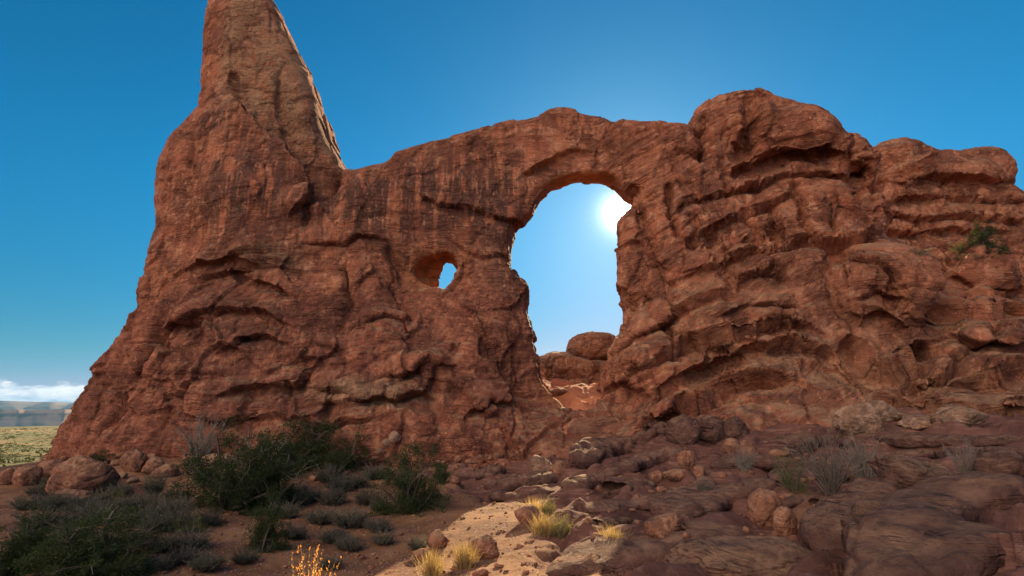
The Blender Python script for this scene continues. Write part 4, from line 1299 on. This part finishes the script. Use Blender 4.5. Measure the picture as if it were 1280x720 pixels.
ledge('lowest slickrock tongue above the sunlit patch', [(604, 622), (636, 625), (690, 618)], 10, 3.0)
ledge('flat slickrock shelf before the pale rocks at right', [(1080, 552), (1150, 556), (1220, 556), (1300, 558)], 14, 4.5)
ledge('darker slickrock shelf behind the light topped slab', [(1110, 575), (1170, 572), (1230, 570), (1300, 574)], 14, 3.5)
ledge('dark slickrock bank behind the grey twig bushes', [(990, 566), (1030, 556), (1075, 556)], 20, 2.4)

ledge('upright rounded slab left of the biggest slab at lower right', [(1066, 700), (1092, 672), (1118, 646), (1142, 618)], 38, 1.9, 0.35)
ledge('biggest rounded slab running up to the right edge at lower right', [(1140, 730), (1172, 690), (1212, 658), (1260, 634), (1320, 620)], 46, 2.2, 0.4)
ledge('long slab filling the lower right corner', [(1130, 768), (1190, 730), (1240, 706), (1300, 690)], 48, 2.8, 0.4)

for _p, _q in (([(756, 644), (800, 634), (838, 622)], 'slickrock step behind the broad angular red rock'), ([(1000, 604), (1040, 596), (1075, 592)], 'low slickrock step under the grey twig bushes'),
               ([(1006, 652), (1040, 640), (1078, 628)], 'slickrock step between the dark hollow and the upright slab'), ([(726, 668), (760, 660), (800, 652)], 'low slickrock step above the round brown rock'),
               ([(850, 704), (905, 690), (960, 676)], 'flat slickrock step below the hollow boulders'), 
               ([(740, 626), (786, 614), (826, 606)], 'slickrock step below the thinner rib'), ([(960, 640), (1000, 628), (1040, 616)], 'slickrock step behind the tall dark red boulder')):
    ledge(_q, _p, rng.uniform(9, 14), 4.2, 0.45)
B('left low lobe of sunlit orange rock on the saddle in the window', 702, 494, 34, 9, M_ROCK, deep=2.0, ang=0.3, Y=52, sink=0.5)
B('middle low lobe of sunlit orange rock on the saddle in the window', 724, 489, 38, 10, M_ROCK, deep=2.2, ang=0.3, Y=56, sink=0.5)
B('right low lobe of sunlit orange rock on the saddle in the window', 742, 496, 32, 10, M_ROCK, deep=2.0, ang=0.3, Y=53, sink=0.5)

_rl = 'small fallen rock among the rubble along the foot of the cliff'
for i in range(70):
    px = rng.uniform(70, 700); py = np.interp(px, [60, 250, 420, 560, 700], [580, 572, 574, 584, 562]) + rng.exponential(9) - 6
    s = rng.uniform(5, 13)
    B(_rl, px, py, s, s * rng.uniform(.5, .8), group='fallen rocks along the cliff foot', ang=rng.uniform(.4, .9), name='fallen_rock')
_rl = 'small loose rock lying on the slickrock slope right of the gully'
for i in range(60):
    px = rng.uniform(730, 1060); py = rng.uniform(560, 690)
    s = rng.uniform(5, 15)
    B(_rl, px, py, s, s * rng.uniform(.4, .75), group='loose rocks on the slickrock slope', ang=rng.uniform(.4, .9), name='loose_rock')


def gravel():
    VV, QQ, off = [], [], 0
    U, Q0 = CS[7]
    shp = [rock_shape(7, 900 + i, 0.8)[0] for i in range(8)]
    n = 2600
    px = rng.uniform(-20, 1000, n); py = 575 + 145 * rng.uniform(0, 1, n) ** 0.8
    P0 = at(px, py, 30); dd = P0 - CAM
    D = np.full(n, 20.0)
    for _ in range(12):                             # settle on the ground
        Z = ground((CAM + dd * (D / 30)[:, None])[:, :2])[0]
        D = np.clip(0.5 * D + 0.5 * (30 * (Z - CAM[2]) / dd[:, 2]), 6, 60)
    P = CAM + dd * (D / 30)[:, None]
    z, rk = ground(P[:, :2])
    for i in range(n):
        if rk[i] > 0.4 and rng.random() < 0.75:
            continue
        s = min(0.16, 0.028 * math.exp(rng.normal() * 0.6 + 0.3))
        v = shp[i % 8] * np.array([s, s * rng.uniform(.7, 1.2), s * rng.uniform(.45, .8)])
        a = rng.uniform(0, 6.28); c, sn = math.cos(a), math.sin(a)
        v = np.stack([v[:, 0] * c - v[:, 1] * sn, v[:, 0] * sn + v[:, 1] * c, v[:, 2]], 1) + (P[i, 0], P[i, 1], z[i] + 0.2 * s)
        VV.append(v); QQ.append(Q0 + off); off += len(v)
    V = np.concatenate(VV)
    o = mesh_obj('gravel', V, np.concatenate(QQ), M_BOULDER, None, None, True, {'layer': V[:, 2], 'varnish': 0 * V[:, 0], 'tan': 0.3 + 0 * V[:, 0]})
    tag(o, 'small stones strewn over the sand and slickrock', 'gravel', kind='stuff')


gravel()

# ------------------------------------------------------------------ plants
class Tubes:
    def __init__(self):
        self.V, self.Q, self.n = [], [], 0

    def add(self, pts, r0, r1, sides=4):
        pts = np.asarray(pts, float)
        n = len(pts)
        d = np.gradient(pts, axis=0); d /= np.maximum(np.linalg.norm(d, axis=1, keepdims=True), 1e-9)
        ref = np.array([0.3, 0.5, 0.81]) if abs(d[0, 2]) < 0.8 else np.array([1.0, 0.2, 0])
        u = np.cross(d, ref); u /= np.linalg.norm(u, axis=1, keepdims=True)
        v = np.cross(d, u)
        a = np.arange(sides) * 2 * math.pi / sides
        rr = np.linspace(r0, r1, n)
        ring = pts[:, None] + rr[:, None, None] * (np.cos(a)[None, :, None] * u[:, None] + np.sin(a)[None, :, None] * v[:, None])
        self.V.append(ring.reshape(-1, 3))
        i = np.arange(n - 1)[:, None] * sides
        k = np.arange(sides)[None]; k2 = (k + 1) % sides
        self.Q.append((np.stack([i + k, i + k2, i + sides + k2, i + sides + k], -1).reshape(-1, 4)) + self.n)
        self.n += n * sides

    def build(self, name, mat, parent):
        V = np.concatenate(self.V)
        return mesh_obj(name, V, np.concatenate(self.Q), mat, parent, None, True, {'leaf': rng.random(len(V)) * .2 + .4})


def curve(p, d, L, bend, n, r, up=0.0):
    pts = [np.array(p, float)]
    d = np.array(d, float); d /= np.linalg.norm(d)
    for i in range(n):
        d = d + r.normal(size=3) * bend + np.array([0, 0, up])
        d /= np.linalg.norm(d)
        pts.append(pts[-1] + d * L / n)
    return np.array(pts)


def leaves(name, P, D, L, W, mat, parent, r):
    """many small leaf blades: at P pointing D"""
    n = len(P)
    D = D / np.maximum(np.linalg.norm(D, axis=1, keepdims=True), 1e-9)
    S = np.cross(D, r.normal(size=(n, 3))); S /= np.maximum(np.linalg.norm(S, axis=1, keepdims=True), 1e-9)
    L = np.broadcast_to(L, n)[:, None]; W = np.broadcast_to(W, n)[:, None]
    V = np.stack([P, P + D * L * .5 + S * W * .5, P + D * L, P + D * L * .5 - S * W * .5], 1).reshape(-1, 3)
    Q = np.arange(4 * n).reshape(-1, 4)
    return mesh_obj(name, V, Q, mat, parent, None, False, {'leaf': np.repeat(r.random(n), 4)})


def sphere_dirs(n, r, zmin=-0.2):
    d = r.normal(size=(n * 3, 3)); d /= np.linalg.norm(d, axis=1, keepdims=True)
    return d[d[:, 2] > zmin][:n]


def make_juniper(seed, mat=None, nl=20000, bare=0.06):
    """unit shrub: about 1 wide (radius .5) and 1 high"""
    r = np.random.default_rng(seed)
    root = empty('juniper_shrub', (0, 0, 0))
    st = Tubes(); cl = []
    for i in range(13):
        a = r.uniform(0, 6.28); o = r.uniform(0.0, 0.5) if i < 6 else r.uniform(.6, 1.6)
        b = curve((r.normal() * .04, r.normal() * .04, -0.03), (math.cos(a) * o, math.sin(a) * o, 0.8), r.uniform(.55, .95) if i < 6 else r.uniform(.3, .6), 0.16, 7, r)
        st.add(b, 0.026, 0.008, 5)
        for k in range(9):
            p = b[r.integers(2, 8)]
            c = curve(p, (r.normal(), r.normal(), r.uniform(-.2, .8)), r.uniform(.16, .42), 0.22, 5, r)
            st.add(c, 0.008, 0.002, 3)
            if r.random() > bare:
                cl.append(c[-1]); cl.append(c[3])
    cl = np.array(cl)
    cl = cl[(np.hypot(cl[:, 0], cl[:, 1]) < .56)]
    st.build('branch', M_BARK, root)
    n = nl // len(cl)
    P = np.repeat(cl, n, 0); sz = np.repeat(r.uniform(.05, .105, len(cl)), n)[:, None]
    off = r.normal(size=P.shape); off *= (r.random((len(P), 1)) ** .5) / np.linalg.norm(off, axis=1, keepdims=True)
    P = P + off * sz * np.array([0.85, 0.85, 1.25])
    P[:, 2] = np.maximum(P[:, 2], 0.01)
    D = off + np.array([0, 0, 0.8]) + r.normal(size=P.shape) * .5
    leaves('foliage', P, D, r.uniform(.016, .040, len(P)), r.uniform(.006, .013, len(P)), mat or M_JUN, root, r)
    return root


def make_sage(seed, mat=None, ns=190, name='sagebrush', lw=0.016, ll=0.055, leafy=24):
    r = np.random.default_rng(seed)
    root = empty(name, (0, 0, 0))
    st = Tubes(); P, D = [], []
    for i in range(ns):
        a = r.uniform(0, 6.28); o = math.sqrt(r.random()) * 1.15
        d = np.array([math.cos(a) * o, math.sin(a) * o, 1.0])
        L = r.uniform(.55, 1.0) * (0.62 if o > .8 else 0.95)
        c = curve((math.cos(a) * .07 * o, math.sin(a) * .07 * o, -.03), d, L, .10, 6, r, 0.05)
        c[:, :2] *= 0.72
        st.add(c, 0.008, 0.002, 3)
        t = r.uniform(.35, 1.0, leafy) * 6
        k = np.minimum(t.astype(int), 5); f = (t - k)[:, None]
        P.append(c[k] * (1 - f) + c[k + 1] * f); D.append((c[k + 1] - c[k]) * 8 + r.normal(size=(leafy, 3)) * .9)
    st.build('stem', M_TWIG, root)
    P = np.concatenate(P); D = np.concatenate(D)
    leaves('foliage', P, D, r.uniform(.5, 1.1, len(P)) * ll, r.uniform(.7, 1.2, len(P)) * lw, mat or M_SAGE, root, r)
    return root


def make_grass(seed, mat, name='grass_tuft', n=420):
    r = np.random.default_rng(seed)
    V, Q = [], []
    for i in range(n):
        a = r.uniform(0, 6.28); o = r.uniform(0, .75) ** 1.1
        b = np.array([r.normal() * .12, r.normal() * .12, -.02])
        c = curve(b, (math.cos(a) * o, math.sin(a) * o, 1), r.uniform(.45, 1.0), .07, 4, r, -0.05 * o)
        w = np.cross(c[-1] - c[0], r.normal(size=3)); w /= np.linalg.norm(w)
        wd = np.array([1, .9, .7, .45, .08])[:, None] * 0.008
        V.append(np.concatenate([c - w * wd, c + w * wd]))
        k = np.arange(4)
        Q.append(np.stack([k, k + 1, k + 6, k + 5], 1) + i * 10)
    V = np.concatenate(V)
    return mesh_obj(name, V, np.concatenate(Q), mat, None, None, True, {'leaf': np.repeat(r.random(n), 10)})


def make_twigs(seed, n=46, name='twig_bush', mat=None, spread=0.75, kids=7):
    r = np.random.default_rng(seed)
    st = Tubes()
    for i in range(n):
        a = r.uniform(0, 6.28); o = math.sqrt(r.random()) * spread
        c = curve((r.normal() * .04, r.normal() * .04, -.03), (math.cos(a) * o, math.sin(a) * o, 1), r.uniform(.5, 1.0), .11, 7, r, .02)
        st.add(c, .013, .005, 3)
        for k in range(kids):
            p = c[r.integers(2, 8)]
            e = curve(p, (c[-1] - c[0]) + r.normal(size=3) * .5, r.uniform(.1, .3), .14, 4, r, .03)
            st.add(e, .006, .0025, 3)
    V = np.concatenate(st.V)
    return mesh_obj(name, V, np.concatenate(st.Q), mat or M_TWIG, None, None, True, {'leaf': r.random(len(V)) * .3 + .35})


def make_stalk(seed):
    r = np.random.default_rng(seed)
    root = empty('dry_stalk', (0, 0, 0))
    st = Tubes()
    c = curve((0, 0, -.02), (0.05, 0, 1), 1.0, .035, 10, r)
    st.add(c, .012, .004, 4)
    st.build('stem', M_TWIG, root)
    s2 = Tubes()
    for i in range(60):
        p = c[r.integers(4, 11)]
        s2.add(curve(p, (r.normal(), r.normal(), .6), r.uniform(.03, .10), .2, 3, r), .003, .001, 3)
    s2.build('seed_head', M_TWIG, root)
    return root


_protos = {}
MAKERS = {
    'juniper': [lambda i=i: make_juniper(500 + i) for i in range(4)],
    'olive': [lambda i=i: make_juniper(540 + i, M_OLIVE, 7000, .2) for i in range(2)],
    'sage': [lambda i=i: make_sage(560 + i) for i in range(5)],
    'yellow': [lambda i=i: make_sage(580 + i, M_YEL, 150, 'rabbitbrush', .010, .07, 18) for i in range(2)],
    'grass': [lambda i=i: make_grass(600 + i, M_STRAW) for i in range(3)],
    'twig': [lambda i=i: make_twigs(620 + i) for i in range(3)],
    'dead': [lambda i=i: make_twigs(640 + i, 16, 'dead_branches', M_TWIG, 1.1, 9) for i in range(2)],
    'orange': [lambda i=i: make_sage(660 + i, M_ORANGE, 60, 'dry_weed', .015, .04, 26) for i in range(1)],
    'stalk': [lambda i=i: make_stalk(680 + i) for i in range(1)],
}
CAT = {'juniper': 'shrub', 'olive': 'bush', 'sage': 'bush', 'yellow': 'bush', 'grass': 'grass tuft', 'twig': 'bush', 'dead': 'branches', 'orange': 'weed', 'stalk': 'plant stalk'}
_pc = {}


def plant(kind, label, px, py, hpx, wpx, group=None, var=None):
    n = len(MAKERS[kind])
    k = _pc.get(kind, 0) if var is None else var
    _pc[kind] = k + 1
    k %= n
    if (kind, k) in _protos:
        o = copy_tree(_protos[kind, k])
    else:
        o = _protos[kind, k] = MAKERS[kind][k]()
    p, _n = hit(px, py)
    dist = (p - CAM) @ FWD
    g = 1.3 if kind in ('sage', 'juniper') else 1.0
    h, w_ = hpx * dist / FPX * (1.12 if g > 1 else 1.0), wpx * dist / FPX * g
    o.location = p + np.array([0, 0.25 * w_, -0.02])
    o.rotation_euler = (0, 0, rng.uniform(0, 6.28))
    o.scale = (w_, w_, h * 1.05)
    for key in ('group',):
        if key in o.keys() and not group:
            del o[key]
    return tag(o, label, CAT[kind], group)


p_ = plant
p_('juniper', 'big dark green juniper in the middle of the left thicket', 268, 642, 92, 92)
p_('juniper', 'narrow green shrub standing lowest at the front of the left thicket', 320, 694, 62, 48)
p_('juniper', 'spreading juniper right of the middle of the left thicket', 322, 640, 84, 80)
p_('juniper', 'highest juniper of the thicket against the cliff foot', 376, 588, 62, 74)
p_('juniper', 'juniper at the right end of the thicket under the cliff', 424, 592, 48, 62)
p_('juniper', 'low juniper filling the back of the thicket', 330, 596, 46, 70)
p_('juniper', 'solitary round juniper left of the gully', 504, 646, 76, 76)
p_('juniper', 'largest dark shrub at the lower left corner', 62, 728, 74, 130)
p_('juniper', 'shrub right of the largest one at the lower left corner', 128, 728, 52, 72)
p_('juniper', 'shrub cut by the left edge at the lower left corner', 8, 722, 58, 62)
p_('juniper', 'small green bush behind the largest left boulder', 116, 584, 18, 24)
p_('juniper', 'small green bush right of the solitary round juniper', 552, 606, 26, 20)
p_('juniper', 'small dark juniper below the largest left boulder', 60, 612, 18, 22)
p_('olive', 'olive green bush left of the grey twig bushes', 1000, 620, 52, 42)
p_('olive', 'low green bush at the foot of the thicket', 232, 668, 26, 40)
p_('olive', 'green tuft among the sagebrush left of the thicket', 132, 640, 24, 36)
p_('twig', 'tall pale twig bush against the cliff left of the thicket', 238, 584, 66, 54)
p_('twig', 'left one of two bare grey twig bushes on the right slickrock', 1048, 618, 78, 66)
p_('twig', 'right one of two bare grey twig bushes on the right slickrock', 1092, 612, 72, 56)
p_('twig', 'bare grey bush on the slickrock near the right edge', 1222, 606, 54, 38)
p_('twig', 'small sparse twigs beside the rounded blocks', 934, 592, 34, 26)
p_('dead', 'bleached dead branches rising from the left thicket', 300, 622, 74, 90)
p_('dead', 'dead grey branches at the back of the thicket', 352, 588, 50, 66)
p_('stalk', 'tall thin dry stalk above the left twig bush', 1046, 600, 98, 30)
p_('yellow', 'bright yellow green bush in the middle of the sunlit patch', 700, 678, 42, 54)
p_('yellow', 'small yellow green tuft at the top of the sunlit patch', 686, 646, 28, 32)
p_('grass', 'straw coloured tuft left of the bright yellow bush', 680, 672, 30, 40)
p_('grass', 'straw coloured tuft at the top left of the sunlit patch', 668, 648, 26, 30)
p_('grass', 'dry straw tuft left of the biggest orange rock', 580, 712, 36, 40)
p_('grass', 'dry straw tuft cut by the bottom edge', 538, 724, 36, 44)
p_('grass', 'dry straw tuft on the slickrock right of the yellow bush', 770, 688, 32, 42)
p_('orange', 'backlit orange weed at the bottom edge left of centre', 372, 800, 126, 96)
p_('sage', 'grey sagebrush standing upright left of the pale twig bush', 184, 622, 32, 32)
p_('sage', 'small grey green bush on the slickrock left of the hollow', 884, 626, 26, 26)
p_('juniper', 'twisted little juniper on the ledge below the right butte', 1239, 318, 40, 38)
p_('olive', 'low bush left of the twisted juniper on the ledge', 1208, 313, 14, 26)
p_('olive', 'lowest bush at the foot of the twisted juniper on the ledge', 1236, 322, 12, 44)
p_('olive', 'dark bush on the rim above the rounded bulge', 1152, 322, 16, 28)
SG = [(28, 668, 30, 62), (72, 664, 28, 60), (108, 650, 22, 50), (150, 645, 24, 50), (165, 660, 26, 52), (206, 654, 30, 56), (226, 692, 26, 60), (190, 694, 24, 52), (155, 684, 22, 46), (250, 660, 22, 42), (14, 690, 26, 50), (110, 690, 24, 50),
      (395, 658, 22, 46), (430, 664, 28, 60), (470, 668, 20, 42), (410, 634, 24, 46), (440, 612, 22, 46), (464, 602, 22, 40), (382, 630, 22, 44), (405, 606, 26, 42), (436, 692, 18, 36), (476, 684, 20, 36), (362, 676, 20, 40), (248, 718, 24, 52),
      (300, 708, 20, 42), (520, 690, 18, 34), (180, 668, 24, 48), (90, 642, 18, 40), (210, 628, 18, 36), (142, 622, 18, 34), (456, 634, 24, 44), (56, 690, 26, 54), (190, 718, 22, 46), (352, 650, 22, 40), (470, 640, 18, 30), (420, 575, 16, 34), (250, 600, 22, 34), (20, 640, 20, 44)]
for k in range(34):
    x = rng.uniform(0, 480); y = rng.uniform(612, 716)
    if 235 < x < 350 and y < 700:
        continue
    SG.append((x, y, rng.uniform(16, 26), rng.uniform(34, 56)))
for (x, y, h, w_) in SG:
    lab = 'low grey sagebrush mound on the shaded sand left of the thicket' if x < 320 else 'low grey sagebrush mound on the shaded sand between the thicket and the gully'
    p_('sage', lab, x, y, h, w_, 'sagebrush on the shaded sand')


def far_scrub():
    r = np.random.default_rng(77)
    n = 5200
    az = np.radians(r.uniform(-56, -30, n)); rr = 70 * (900 / 70) ** r.random(n)
    xy = np.stack([np.sin(az) * rr, np.cos(az) * rr], 1)
    z = ground(xy)[0]
    P, D, L = [], [], []
    for i in range(n):
        if z[i] > -4:
            continue
        h = r.uniform(.4, 1.0) * (2.6 if r.random() < .10 else 1.0)
        m = 26
        o = r.normal(size=(m, 3)) * np.array([.55, .55, .3]) * h
        o[:, 2] = np.abs(o[:, 2])
        P.append(o + (xy[i, 0], xy[i, 1], z[i])); D.append(o + r.normal(size=(m, 3)) * .4 + (0, 0, .3)); L.append(np.full(m, .55 * h))
    P = np.concatenate(P); D = np.concatenate(D); L = np.concatenate(L)
    o = leaves('desert_scrub', P, D, L, L * .6, M_SCRUB, None, r)
    tag(o, 'scattered green scrub covering the plain beyond the arch', 'scrub', kind='stuff')


far_scrub()
